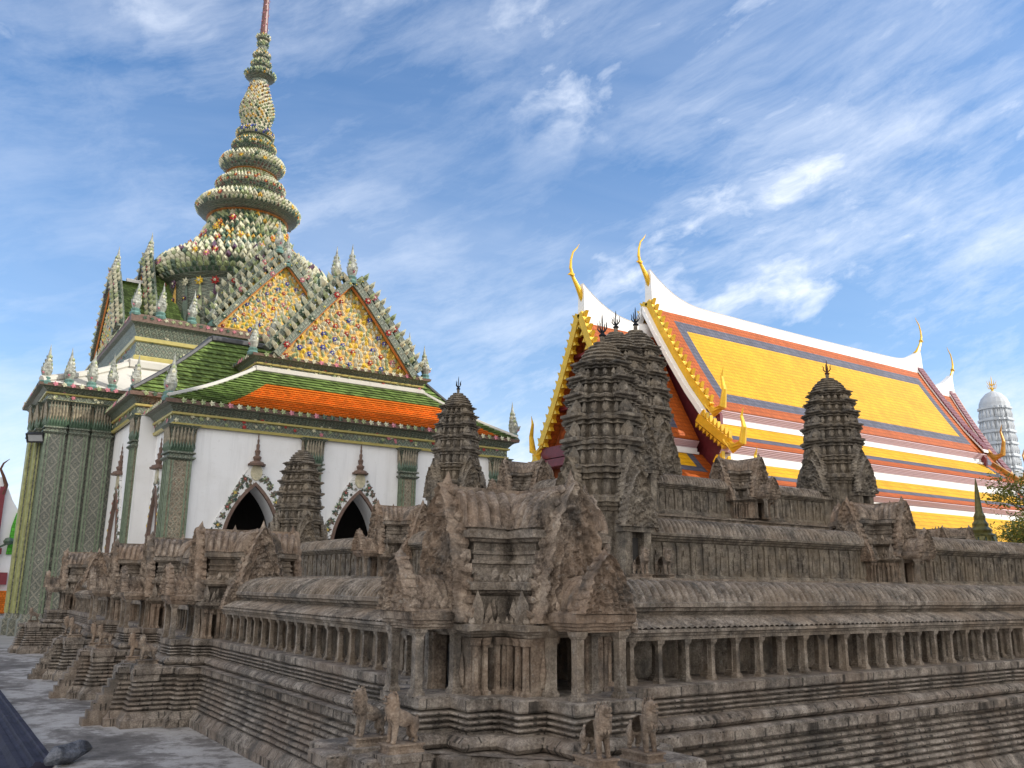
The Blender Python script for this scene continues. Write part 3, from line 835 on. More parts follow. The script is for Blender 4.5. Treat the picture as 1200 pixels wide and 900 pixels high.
def pavilion(loc, label, porches, gal=(), s=1.0, group='stone gate pavilions of the model temple', seed=0, cat='pavilion'):
    r = empty('stone_pavilion', loc, label, cat, group, 0, s)
    for k in ('wall', 'cornice', 'storey', 'clerestory', 'roof'):
        place(PAV[k], r, (0, 0, 0)).name = k
    L = .56
    for i, d in enumerate(('-x', '-y', '+x', '+y')):
        dx_, dy_ = DIRV[d]
        big = place(PED_BIG if (i + seed) % 2 else PED_BIG2, r, (dx_ * (L + .03), dy_ * (L + .03), .44), FACE[d]); big.name = 'pediment'
        if d in porches:
            p = place(PAV['porch_roof'], r, (0, 0, 0), FACE[d]); p.name = 'porch_roof'
            q = place(PED_POR, r, (dx_ * .93, dy_ * .93, .505), FACE[d]); q.name = 'pediment'
            for sx in (-1, 1):
                for dd in (.87, .60):
                    lx, ly = sx * .165, -dd
                    c_, s_ = cos(FACE[d]), sin(FACE[d])
                    k = place(COLP, r, (lx * c_ - ly * s_, lx * s_ + ly * c_, 0)); k.name = 'column'
        elif d in gal:
            for sx in (-1, 1):
                q = place(PED_SML, r, (dx_ * (L + .10) + dy_ * sx * .34, dy_ * (L + .10) + dx_ * sx * .34, .36), FACE[d], (.8, 1, .7)); q.name = 'flank_pediment'
    return r


pavilion((CX, CY, ZB), 'large near corner pavilion with two carved porches facing the camera', ('-x', '-y'), ('+x', '+y'), seed=1)
pavilion((CX, GY[0], ZB), 'first gate pavilion along the left wall, nearest behind the left colonnade', ('-x',), ('-y', '+y'))
pavilion((CX, GY[1], ZB), 'middle gate pavilion of the three in the left wall', ('-x',), ('-y', '+y'), seed=1)
pavilion((CX, GY[2], ZB), 'third gate pavilion in the left wall, before the far corner', ('-x',), ('-y', '+y'))
pavilion((CX, NY, ZB), 'small far corner pavilion beside the tall mosaic columns of the green hall', ('-x',), ('-y',), seed=1)


def gallery(name, loc, L, rz, label, ncol, start=.0, group='colonnaded galleries of the model temple'):
    r = empty(name, loc, label, 'gallery', group, rz)
    mb = MB()
    # core wall with moulded cornice (profile y,z)
    prof = [(.26, 0), (.26, .48), (.30, .56), (-.30, .56), (-.31, .555), (-.31, .525), (-.285, .515), (-.28, .495), (-.25, .485), (-.235, .465), (-.22, .455), (-.215, .42), (-.20, .41), (-.19, .365), (-.02, .355), (-.02, 0)]
    mb.sweepx(prof, 0, L, .12)
    mb.build('wall', M['stone'], r, jit=.006, jf=3.4)
    mb = MB()
    mb.sweepx([(-.31, .298), (-.405, .298), (-.405, .325), (-.42, .33), (-.42, .345), (-.445, .352), (-.445, .372), (-.43, .376), (-.31, .36)], 0, L, .12)
    mb.build('architrave', M['stone'], r, jit=.006, jf=3.1)
    mb = MB(); halfroof(mb, 0, L, -.44, .374, -.20, .455)
    mb.build('aisle_roof', M['stone'], r, jit=.005, jf=3.0)
    mb = MB(); vault(mb, 0, L, .30, .558, .165, sp=.075, amp=.20, skew=1.5, nt=14, per=8)
    mb.box(0, L, -.02, .02, .70, .735)
    mb.build('roof', M['stone'], r, jit=.006, jf=3.0)
    for i in range(ncol):
        x = (i + .5) * L / ncol
        c = place(COLG, r, (x, -.365, 0)); c.name = 'column'
        c = place(COLG, r, (x + L / ncol / 2, -.20, 0), 0, (1.5, 1.2, 1.18)); c.name = 'inner_pillar'
    return r


gallery('stone_gallery', (CX + .56, CY, ZB), EX - CX - .56, 0, 'long open colonnade running right from the near corner pavilion', 66)
gallery('stone_gallery', (CX, GY[0] - .56, ZB), GY[0] - CY - 1.12, -pi / 2, 'open colonnade between near corner pavilion and first left gate pavilion', 20)
gallery('stone_gallery', (CX, NY - .56, ZB), NY - GY[2] - 1.12, -pi / 2, 'far colonnade between the third left gate pavilion and far corner', 20)
# raised link halls between the three west gate pavilions
for k in range(2):
    L = GY[k + 1] - GY[k] - 1.1
    r = empty('link_hall', (CX, GY[k + 1] - .55, ZB), ['raised vaulted hall joining the first and middle left gate pavilions', 'raised vaulted hall joining the middle and third left gate pavilions'][k], 'hall', 'raised link halls of the model temple', -pi / 2)
    mb = MB()
    mb.sweepx([(.26, 0), (.26, .92), (-.20, .92), (-.20, .60), (-.26, .58), (-.26, .54), (-.21, .52), (-.21, 0)], 0, L, .12)
    for i in range(12):
        x = (i + .5) * L / 12; colonnette(mb, x, -.245, 0, .36, .045)
        mb.box(x - .05, x + .05, -.225, -.20, .64, .86)
    mb.build('wall', M['stone'], r, jit=.006, jf=4)
    mb = MB(); halfroof(mb, 0, L, -.44, .36, -.21, .47); mb.sweepx([(-.21, .30), (-.44, .30), (-.44, .36), (-.21, .36)], 0, L, .12)
    mb.build('aisle_roof', M['stone'], r, jit=.006)
    mb = MB(); mb.sweepx([(.24, .90), (.24, 1.0), (-.24, 1.0), (-.27, .98), (-.27, .93), (-.22, .90)], 0, L, .12)
    vault(mb, 0, L, .27, 1.0, .25, sp=.10, amp=.12, skew=.2, per=8)
    mb.build('roof', M['stone'], r, jit=.007)

# ---- middle and upper terraces
X2, Y2, X2e, Y2e = 7.23, 8.67, 20.6, 19.72
X3, Y3, X3e, Y3e = 9.84, 11.42, 15.8, 16.98
SGX = 12.85
mt = MB()
mt.stack(rect(X2 - .55, X2e + .55, Y2 - .55, Y2e + .55), [(.7, -.4), (1.0, -.25), (1.3, -.1), (1.5, 0), (1.60, 0), (1.62, -.04), (1.66, -.04), (1.66, .4)], sub=.25)
tag(mt.build('stone_plinth', M['stone'], jit=.01), 'second terrace of the model temple, behind the lower gallery roofs', 'plinth')
mt = MB(); lv = [(1.66, -.85)]
zz, ii = 1.66, -.85
for k in range(9):
    zz += .125; lv += [(zz - .02, ii + .02), (zz - .015, ii - .02), (zz, ii - .02)]; ii += .095; lv += [(zz, ii)]
lv += [(2.82, 0), (2.84, .3)]
mt.stack(rect(X3 - .42, X3e + .42, Y3 - .42, Y3e + .42), lv, sub=.25)
tag(mt.build('stone_plinth', M['stone'], jit=.01), 'steep topmost terrace of the model temple, beneath the five towers', 'plinth')


def blind_gallery(loc, L, rz, s, label, group='blind walled galleries of the model temple'):
    r = empty('walled_gallery', loc, label, 'gallery', group, rz, s)
    L = L / s
    mb = MB()
    prof = [(.26, 0), (.26, .52), (.30, .62), (-.30, .62), (-.32, .615), (-.32, .585), (-.29, .575), (-.285, .555), (-.255, .545), (-.24, .52), (-.21, .51), (-.205, .09), (-.225, .08), (-.235, .05), (-.25, .045), (-.25, 0)]
    mb.sweepx(prof, 0, L, .14)
    n = int(L / .24)
    for i in range(n):
        x = (i + .5) * L / n
        mb.box(x - .028, x + .028, -.232, -.203, .09, .50)
        mb.box(x - .045, x + .045, -.24, -.203, .46, .505)
        xm = x + L / n / 2
        mb.box(xm - .055, xm + .055, -.222, -.203, .16, .34 + .05 * (i % 2))
        mb.box(xm - .035, xm + .035, -.236, -.203, .34, .40)
        leaf(mb, xm, -.205, .10, 0, -1, .10, .15, .02)
    mb.build('wall', M['stone_tower'], r, jit=.009, jf=4)
    mb = MB(); vault(mb, 0, L, .30, .62, .21, sp=.08, amp=.18, skew=1.3, per=8)
    mb.build('roof', M['stone'], r, jit=.007, jf=4)
    return r


def ring_gallery(x0, y0, x1, y1, z, s, names):
    xc, yc = SGX, (y0 + y1) / 2
    e = .45 * s
    blind_gallery((x0 + e, y0, z), xc - x0 - 1.0 * s, 0, s, names[0])
    blind_gallery((xc + .5 * s, y0, z), x1 - xc - 1.0 * s, 0, s, names[1])
    blind_gallery((x0, yc - .5 * s, z), yc - y0 - 1.0 * s, -pi / 2, s, names[2])
    blind_gallery((x0, y1 - e, z), y1 - yc - 1.0 * s, -pi / 2, s, names[3])


ring_gallery(X2, Y2, X2e, Y2e, 1.66, 1.0, ['blind walled gallery right of the front tower, on the second terrace', 'blind walled gallery on the second terrace at the right edge',
                                         'second terrace gallery left of the front tower, mostly behind the corner pavilion', 'second terrace gallery with smooth roof beside the leftmost tower'])
ring_gallery(X3, Y3, X3e, Y3e, 2.84, .88, ['upper terrace gallery between the clustered towers and its central gate', 'upper terrace gallery running to the lone right tower',
                                         'upper terrace gallery just left of the clustered towers', 'upper terrace gallery beside the slim tower in front of the green hall'])
pavilion((SGX, Y2, 1.66), 'gate pavilion in the second terrace wall below the lone right tower', ('-y',), ('-x', '+x'), .98, seed=1)
pavilion((X2, (Y2 + Y2e) / 2, 1.66), 'gate pavilion in the second terrace wall between leftmost tower and corner pavilion', ('-x',), ('-y', '+y'), .98)
pavilion((SGX, Y3, 2.84), 'gate pavilion halfway along the upper terrace wall, against the yellow roof', ('-y',), ('-x', '+x'), .86)
pavilion((X3, (Y3 + Y3e) / 2, 2.84), 'gate pavilion on the upper terrace seen over the corner pavilion roof', ('-x',), ('-y', '+y'), .86, seed=1)

# small gabled roofs on the second terrace to the right
for k, (x, y, s) in enumerate(((16.7, 10.1, .55), (17.75, 10.1, .6))):
    pavilion((x, y, 2.05), ['little gabled shrine behind the second terrace wall, nearer the lone right tower', 'little gabled shrine behind the second terrace wall, beside the green spire'][k], (), ('-x', '+x'), s, seed=k, group='little shrines on the second terrace', cat='shrine')

# ---- prang towers
PR = {}
def prang_meshes():
    mb = MB()   # body, z 0..1.0
    b = redent(.46)
    mb.stack(b, [(0, -.06), (.06, -.06), (.065, -.03), (.12, -.03), (.13, 0), (.80, 0), (.81, -.02), (.85, -.025), (.86, -.05), (.90, -.055), (.905, -.08), (.96, -.085), (.97, -.04), (1.0, 0), (1.0, .2)], sub=.12)
    for k in range(4):
        c, s_ = cos(k * pi / 2), sin(k * pi / 2)
        def R(x, y): return (x * c - y * s_, x * s_ + y * c)
        # false porch: two jambs, lintel, shade-dark painted panel for the door
        for (x0_, x1_, y0_, y1_, z0_, z1_) in ((.46, .60, -.20, -.09, 0, .56), (.46, .60, .09, .20, 0, .56), (.46, .62, -.24, .24, .56, .64)):
            P = [R(x0_, y0_), R(x1_, y0_), R(x1_, y1_), R(x0_, y1_)]
            mb.stack(P, [(z0_, 0), (z1_, 0)], bot=True)
    PR['wall'] = keep_mesh(mb.build('wall', M['stone_tower'], jit=.008, jf=4))
    mb = MB()
    N = 6
    prof = [(0, .49), (.22, .50), (.44, .478), (.62, .432), (.78, .352), (.90, .248), (1.0, .12)]
    def rad(t):
        for (a0, r0_), (a1, r1_) in zip(prof, prof[1:]):
            if t <= a1: return r0_ + (r1_ - r0_) * (t - a0) / (a1 - a0)
        return prof[-1][1]
    H = 1.95; z = 1.0
    hs = [.40, .36, .32, .28, .24, .20]; tot = sum(hs)
    lvls = []
    for k in range(N):
        h = hs[k] / tot * H * .86
        w = rad((z - 1.0) / H); w2 = rad((z + h - 1.0) / H)
        b = redent(1.0)
        P = [(x * w, y * w) for x, y in b]
        mb.stack(P, [(z, .055), (z + h * .50, .055 + .3 * (w - w2)), (z + h * .52, .02), (z + h * .58, .02), (z + h * .60, .045), (z + h * .68, .045), (z + h * .70, 0.0), (z + h * .80, -.012), (z + h * .82, .02), (z + h * .88, .03), (z + h * .90, (w - w2)), (z + h, (w - w2) + .05), (z + h, .2 * w)], sub=.14)
        for (x, y, nx, ny) in along([(px_ * .985, py_ * .985) for px_, py_ in P], .105 * (w / .5 + .6) / 1.6, ins=.03):
            leaf(mb, x, y, z + .0 * h, nx, ny, .085 * (w / .5 + .8) / 1.8, h * .50, .03)
        for q in range(4):
            nx, ny = cos(q * pi / 2), sin(q * pi / 2)
            mb2w = .52 * w
            arch_relief(mb, nx * (w - .02), ny * (w - .02), z - .01, nx, ny, mb2w, h * .78, .07)
            # cornice block over each axial niche
            tx, ty = -ny, nx
            P4 = [(nx * (w - .06) + tx * a_, ny * (w - .06) + ty * a_) for a_ in (-mb2w * .6, mb2w * .6)]
            x0_, y0_ = P4[0]; x1_, y1_ = P4[1]
            Pq = [(x1_, y1_), (x0_, y0_), (x0_ + nx * .10, y0_ + ny * .10), (x1_ + nx * .10, y1_ + ny * .10)]
            ar = sum(Pq[i][0] * Pq[(i + 1) % 4][1] - Pq[(i + 1) % 4][0] * Pq[i][1] for i in range(4))
            if ar < 0: Pq = Pq[::-1]
            mb.stack(Pq, [(z + h * .80, 0), (z + h * .84, -.02), (z + h * .95, -.02), (z + h, .02)], bot=True)
        z += h
    # ribbed lotus crown
    r = rad((z - 1.0) / H) * .98; zt = 1.0 + H
    crown = []
    nring = 6
    for i in range(nring):
        t = i / nring; rr = r * (1 - t ** 1.6) ** .8 + .02; zz = z + (zt + .05 - z) * t
        t2 = (i + 1) / nring; rr2 = r * max(0, 1 - t2 ** 1.6) ** .8 + .02; zz2 = z + (zt + .05 - z) * t2
        crown += [(rr * .92, zz), (rr * 1.02, zz + (zz2 - zz) * .3), (rr * 1.0, zz + (zz2 - zz) * .6), (rr2 * .93, zz + (zz2 - zz) * .75)]
    crown += [(.03, zt + .08), (.028, zt + .14)]
    mb.lathe(crown, 32, scal=(16, .05))
    PR['tower'] = keep_mesh(mb.build('tiered_tower', M['stone_tower'], jit=.009, jf=5))
    mb = MB(); zt = 1.0 + H + .12
    mb.lathe([(.035, 0), (.05, .02), (.022, .05), (.03, .07), (.010, .09), (.010, .22), (.007, .27), (.002, .31)], 8, (0, 0, zt))
    for k in range(4):
        c, s_ = cos(k * pi / 2 + .4), sin(k * pi / 2 + .4)
        pts = [(0, 0, zt + .06), (c * .035, s_ * .035, zt + .068), (c * .065, s_ * .065, zt + .11), (c * .058, s_ * .058, zt + .16), (c * .075, s_ * .075, zt + .205)]
        mb.tube(pts, [.010, .011, .010, .008, .002], 6)
    PR['finial'] = keep_mesh(mb.build('trident_finial', M['iron']))
mb_ = MB(); mb_.box(-.085, .085, -.50, -.468, .02, .50); PR['doorway'] = keep_mesh(mb_.build('doorway', M['dark']))  # near-black panel standing in for the shade inside the tower openings
prang_meshes()
PED_TWR = keep_mesh(pediment_mesh('pediment', .62, .66, 11, 34, 36, .08))


PED_TWR.data.materials[0] = M['stone_tower']


def prang(loc, s, label, sz=1.0, rusty=False, tip=True, front=('-x', '-y')):
    r = empty('tower', loc, label, 'tower', 'tiered stone towers of the model temple', 0, s)
    r.scale = (s, s, s * sz)
    for k in ('wall', 'tower'): place(PR[k], r, (0, 0, 0)).name = PR[k].name.split('.')[0]
    if tip:
        f = place(PR['finial'], r, (0, 0, 0)); f.name = 'trident_finial'
    if rusty:
        f.data = f.data.copy(); f.data.materials[0] = M['rust']
    for d in ('-x', '-y', '+x', '+y'):
        dx_, dy_ = DIRV[d]
        place(PR['doorway'], r, (0, 0, 0), FACE[d]).name = 'doorway'
        p = place(PED_TWR, r, (dx_ * .60, dy_ * .60, .62), FACE[d]); p.name = 'pediment'
        if s < 1.5:
            p = place(PED_TWR, r, (dx_ * .52, dy_ * .52, .95), FACE[d], (.8, .8, .8)); p.name = 'pediment'
    return r


prang((X2, Y2, 1.66), 1.04, 'stout tiered tower in front of the clustered towers, above the corner pavilion')
prang((X2, Y2e, 1.66), 1.00, 'leftmost tiered tower, standing between the two arched windows of the green hall', tip=False)
prang((X3, Y3, 2.84), 1.16, 'tiered tower half hidden between the stout front tower and tallest tower', .915)
prang((X3e, Y3, 2.84), 1.18, 'lone tiered tower with rusty trident against the big yellow roof', .90, rusty=True)
prang((X3, Y3e, 2.84), 1.02, 'slim tiered tower with trident in front of the green hall right side')
prang(((X3 + X3e) / 2, (Y3 + Y3e) / 2, 2.9), 1.45, 'tallest central tower of the clustered stone towers')

# ---- lions
def lion_src():
    V = [(0, 0, .175), (0, -.055, .20), (0, -.085, .245), (0, -.075, .29), (0, -.088, .330), (0, -.128, .322),   # chest, neck, head, muzzle
         (0, .06, .165), (0, .10, .155),                                                                      # back, rump
         (.035, -.06, .14), (.038, -.07, .075), (.038, -.075, .012), (.038, -.10, .006),
         (-.035, -.06, .14), (-.038, -.07, .075), (-.038, -.075, .012), (-.038, -.10, .006),
         (.038, .105, .115), (.04, .085, .065), (.04, .115, .03), (.04, .09, .006),
         (-.038, .105, .115), (-.04, .085, .065), (-.04, .115, .03), (-.04, .09, .006),
         (0, .135, .17), (0, .135, .20)]
    Ed = [(0, 1), (1, 2), (2, 3), (3, 4), (4, 5), (0, 6), (6, 7), (1, 8), (8, 9), (9, 10), (10, 11), (1, 12), (12, 13), (13, 14), (14, 15),
          (7, 16), (16, 17), (17, 18), (18, 19), (7, 20), (20, 21), (21, 22), (22, 23), (7, 24), (24, 25)]
    R = [.058, .062, .062, .064, .056, .036, .045, .052, .030, .024, .020, .018, .030, .024, .020, .018, .038, .026, .018, .018, .038, .026, .018, .018, .015, .010]
    me = bpy.data.meshes.new('lion_statue'); me.from_pydata(V, Ed, [])
    ob = bpy.data.objects.new('lion_statue', me); COL.objects.link(ob)
    md = ob.modifiers.new('skin', 'SKIN'); md.use_smooth_shade = True
    for i, sv in enumerate(me.skin_vertices[0].data): sv.radius = (R[i], R[i]); sv.use_root = (i == 0)
    sb = ob.modifiers.new('sub', 'SUBSURF'); sb.levels = 2; sb.render_levels = 2
    dg = bpy.context.evaluated_depsgraph_get()
    me2 = bpy.data.meshes.new_from_object(ob.evaluated_get(dg))
    bpy.data.objects.remove(ob)
    mb = MB(); mb.v = [tuple(v.co) for v in me2.vertices]; mb.f = [list(p.vertices) for p in me2.polygons]; mb.m = [0] * len(mb.f)
    vv = []
    for v in mb.v:    # mane curls and worn stone
        p = Vector(v); k = .007 if p.z > .17 and p.y < .0 else .003
        vv.append(tuple(p + noise.noise_vector(p * 45) * k))
    mb.v = vv
    # ears, brow, jaw, teeth, eyes
    for sx in (-1, 1):
        leaf(mb, sx * .042, -.075, .362, sx * .5, -.85, .024, .022, .01)
        mb.lathe([(.002, -.009), (.008, -.005), (.010, 0), (.008, .005), (.002, .009)], 8, (sx * .022, -.128, .338))
    mb.box(-.020, .020, -.152, -.115, .288, .300)
    mb.box(-.012, .012, -.160, -.148, .318, .332)
    for k in range(5):     # chest collar
        leaf(mb, (k - 2) * .020, -.135 + abs(k - 2) * .012, .20, (k - 2) * .25, -1, .022, -.035, .008)
    for k in range(9):     # mane locks round the head
        an = radians(-20 + 220 * k / 8)
        leaf(mb, cos(an) * .052, -.06, .305 + sin(an) * .045, cos(an), .35, .03, .035 * (1 if sin(an) > -.2 else -1), .012)
    return mb
lm = lion_src()
def make_lion(loc, rz, label, s=1.0):
    r = empty('lion_statue', loc, label, 'lion statue', 'small stone guardian lions', rz, s); return r
LB = keep_mesh(lm.build('body', M['stone_carved'], smooth=False, jit=0))
sb_ = MB(); sb_.stack(rect(-.085, .085, -.135, .155), [(-.06, -.004), (-.045, -.004), (-.04, .008), (-.012, .004), (-.008, -.008), (.004, -.008)], bot=True, sub=.05)
LS = keep_mesh(sb_.build('base_slab', M['stone_carved'], jit=.004, jf=12))
pd = MB(); pd.stack(rect(-.12, .12, -.17, .19), [(-.30, -.01), (-.12, -.01), (-.115, -.02), (-.065, -.02), (-.06, 0), (-.06, .03)], sub=.06)
LP = keep_mesh(pd.build('pedestal', M['stone_base'], jit=.006, jf=8))
ZL = .71
lions = [((2.38, 5.08), -pi / 2, 'stone lion on a block, farther left of the pair facing left by the corner porch'),
         ((2.44, 4.77), -pi / 2, 'stone lion facing left, against the moulded base of the corner pavilion'),
         ((3.15, 3.87), 0, 'stone lion facing the camera, directly below the right porch columns'),
         ((3.49, 3.88), 0, 'stone lion facing the camera, rightmost of the corner pavilion lions')]
for i, yc in enumerate(GY):
    w = ['first', 'middle', 'third'][i]
    lions += [((2.36, yc - .29), -pi / 2, 'small stone lion on near side of the %s left gate pavilion stairs' % w),
              ((2.36, yc + .29), -pi / 2, 'small stone lion on far side of the %s left gate pavilion stairs' % w)]
lions += [((2.36, NY - .29), -pi / 2, 'small stone lion before the far corner pavilion')]
for (x, y), rz, lb in lions:
    r = make_lion((x, y, ZL), rz, lb, .76)
    for src in (LB, LS, LP):
        place(src, r, (0, 0, 0)).name = src.name.split('.')[0]
for (x, y, lb) in ((X2 - .10, Y2 - .78, 'tiny stone lion before the door of the stout front tower, left of two'), (X2 + .26, Y2 - .78, 'tiny stone lion beside the stout front tower door, right of two')):
    r = make_lion((x, y, 1.74), 0, lb, .85)
    for src in (LB, LS): place(src, r, (0, 0, 0)).name = src.name.split('.')[0]
    # (terrace block under them)
# narrow stairs between each pair of lions
def stair(loc, rz, label):
    mb = MB()
    n = 8
    for k in range(n):
        mb.box(-.09, .09, -.44 + k * .05, .05, k * .082, (k + 1) * .082 - .001)
    o = mb.build('stairs', M['stone_base'], jit=.005, jf=6); o.location = loc; o.rotation_euler = (0, 0, rz)
    tag(o, label, 'stairs', 'steep stairs of the model temple')
for i, yc in enumerate(GY):
    stair((2.22, yc, 0), -pi / 2, 'steep little stairs climbing to the %s left gate pavilion' % ['first', 'middle', 'third'][i])

# low slate coping and stone fragment at lower left
cp = MB()
prof = [(0, -.4), (0, .045), (.008, .055), (.055, .058), (.066, .046), (.07, .03), (.10, .022), (.108, .036), (.15, .038), (.16, .026), (.165, .008), (.21, -.01), (.22, .004), (.27, .002), (.28, -.02), (.30, -.06), (.36, -.075), (.44, -.07), (.46, -.12), (.52, -.18), (.7, -.2), (.7, -.4)]
P2 = [(-u, z_) for u, z_ in prof]
o = len(cp.v)
cp.sweepx([(z0_, z1_) for z0_, z1_ in P2], 0, 12, .4)
cpo = cp.build('coping', M['darkstone'], jit=.004, jf=2)
cpo.rotation_euler = (0, 0, 0)
for v in cpo.data.vertices:
    x, y, z_ = v.co; v.co = (1.25 + y, 9.15 + x, z_)
tag(cpo, 'dark slate moulded coping along the terrace edge, bottom left', 'coping')
fr_ = MB()
fr_.tube([(1.16, 8.98, .05), (1.24, 9.0, .10), (1.34, 9.1, .085), (1.44, 9.22, .095), (1.53, 9.33, .09), (1.60, 9.42, .075)], [.03, .075, .085, .075, .05, .014], 14, flat=.75)
vs = []
for v in fr_.v:
    p = Vector(v); p += noise.noise_vector(p * 14) * .022 + noise.noise_vector(p * 40) * .008; vs.append(tuple(p))
fr_.v = vs
tag(fr_.build('stone_fragment', M['greystone']), 'blue grey carved stone fragment lying at the end of the coping', 'stone fragment')

# ==================================================================== GREEN MOSAIC HALL
HX, HY = 11.15, 40.0
hall = empty('mosaic_hall', (0, 0, 0), 'white walled hall with green mosaic columns, flower gables and tall porcelain spire', 'temple hall')
GZ = -.16


def petal(mb, p, n, up_, w, h, mat, t=.25):
    """one ceramic petal: pointed blade rising along up_, bulging along n"""
    n = Vector(n); up_ = Vector(up_); s_ = n.cross(up_).normalized(); p = Vector(p)
    a = p - s_ * w * .5; b = p + s_ * w * .5; c = p + up_ * h; m = p + up_ * h * .42 + n * w * t * 2
    l = p - s_ * w * .55 + up_ * h * .45; r = p + s_ * w * .55 + up_ * h * .45
    mb.add([a, b, r, c, l, m], [(0, 1, 5), (1, 2, 5), (2, 3, 5), (3, 4, 5), (4, 0, 5)], mat)


def blossom(mb, p, n, r, mat, cen=None, k=7):
    n = Vector(n).normalized(); p = Vector(p)
    a = Vector((0, 0, 1)) if abs(n.z) < .9 else Vector((1, 0, 0))
    u = n.cross(a).normalized(); v = n.cross(u)
    vs = [p + n * r * .35]
    for i in range(2 * k):
        an = pi * i / k; rr = r if i % 2 == 0 else r * .6
        vs.append(p + (u * cos(an) + v * sin(an)) * rr + n * (r * .25 if i % 2 == 0 else 0))
    mb.add(vs, [(0, 1 + i, 1 + (i + 1) % (2 * k)) for i in range(2 * k)], mat)
    if cen is not None:
        mb.add([p + n * r * .55] + [p + n * r * .36 + (u * cos(an) + v * sin(an)) * r * .3 for an in [2 * pi * i / 6 for i in range(6)]],
               [(0, 1 + i, 1 + (i + 1) % 6) for i in range(6)], cen)


PORC = [M['p_white'], M['p_green'], M['p_dkgreen'], M['p_red'], M['p_pink'], M['p_purple'], M['p_blue'], M['p_yellow'], M['p_orange'], M['goldbed'], M['brownm'], M['cream'], M['mosaic_dark']]
PI = dict(white=0, green=1, dk=2, red=3, pink=4, purple=5, blue=6, yellow=7, orange=8, gold=9, brown=10, cream=11, mos=12)


def lookup(prof, z):
    for (r0_, z0), (r1_, z1) in zip(prof, prof[1:]):
        if z0 <= z <= z1: return r0_ + (r1_ - r0_) * (z - z0) / max(1e-6, z1 - z0)
    return prof[-1][0]


# ---- walls
def arch_pts(hw_, zs, za, n=10, ogee=0.0):
    """pointed arch outline from right spring to left spring (u, z)"""
    h = za - zs; R = (h * h + hw_ * hw_) / (2 * hw_); am = math.asin(min(1, h / R)); pts = []
    for i in range(n + 1):
        t = am * i / n; pts.append((hw_ - R + R * cos(t), zs + R * sin(t)))
    left = [(-u, z_) for u, z_ in pts[:-1]][::-1]
    return pts + left


def wall_with_arches(u0, u1, z0, z1, cs, hw_, zs, za, fr, depth, name, parent, mat):
    mb = MB(); holes = []
    for c in cs:
        h = [(c - hw_, z0 + .35), (c + hw_, z0 + .35)] + [(c + u, z_) for u, z_ in arch_pts(hw_, zs, za)]
        holes.append(h)
    mb.plate([(u0, z0), (u1, z0), (u1, z1), (u0, z1)], fr, depth, holes=holes)
    return mb.build(name, mat, parent)


YF, XW0, XW1 = 25.66, 5.60, 16.80
FRY = lambda Y: (lambda u, v, w: (u, Y + .0 - w, v))     # front-facing (-y); w toward viewer
def FRF(Y, dep): return lambda u, v, w: (u, Y + dep - w, v)
def FRW(X, dep): return lambda u, v, w: (X + dep - w, u, v)
ACX = [8.0, 11.32, 14.62]
wall_with_arches(XW0, XW1, GZ, 5.95, ACX, .80, 2.6, 4.36, FRF(YF, .75), .75, 'front_wall', hall, M['white'])
wall_with_arches(YF + .76, 28.3, GZ, 5.95, [27.0], .55, 2.6, 4.2, FRW(XW0, .3), .3, 'side_wall', hall, M['white'])
wall_with_arches(28.32, 32.3, GZ, 6.55, [30.3], .65, 2.6, 4.3, FRW(5.10, .3), .3, 'side_wall', hall, M['white'])
mb = MB(); mb.box(XW1 - .3, XW1, YF + .76, 32.3, GZ, 5.95); mb.box(5.45, XW1 - .35, 31.9, 32.2, GZ, 6.5); mb.box(5.102, 5.6, 28.0, 28.3, GZ, 6.55)
mb.build('side_wall', M['white'], hall)
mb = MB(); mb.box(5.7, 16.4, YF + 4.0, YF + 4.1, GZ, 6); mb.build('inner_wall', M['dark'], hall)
# pale shutters behind the side windows
mb = MB(); mb.box(5.85, 5.90, 26.4, 27.6, 0, 4.4); mb.box(5.32, 5.38, 29.6, 31.0, 0, 4.5); mb.build('shutter', M['whitetrim'], hall)

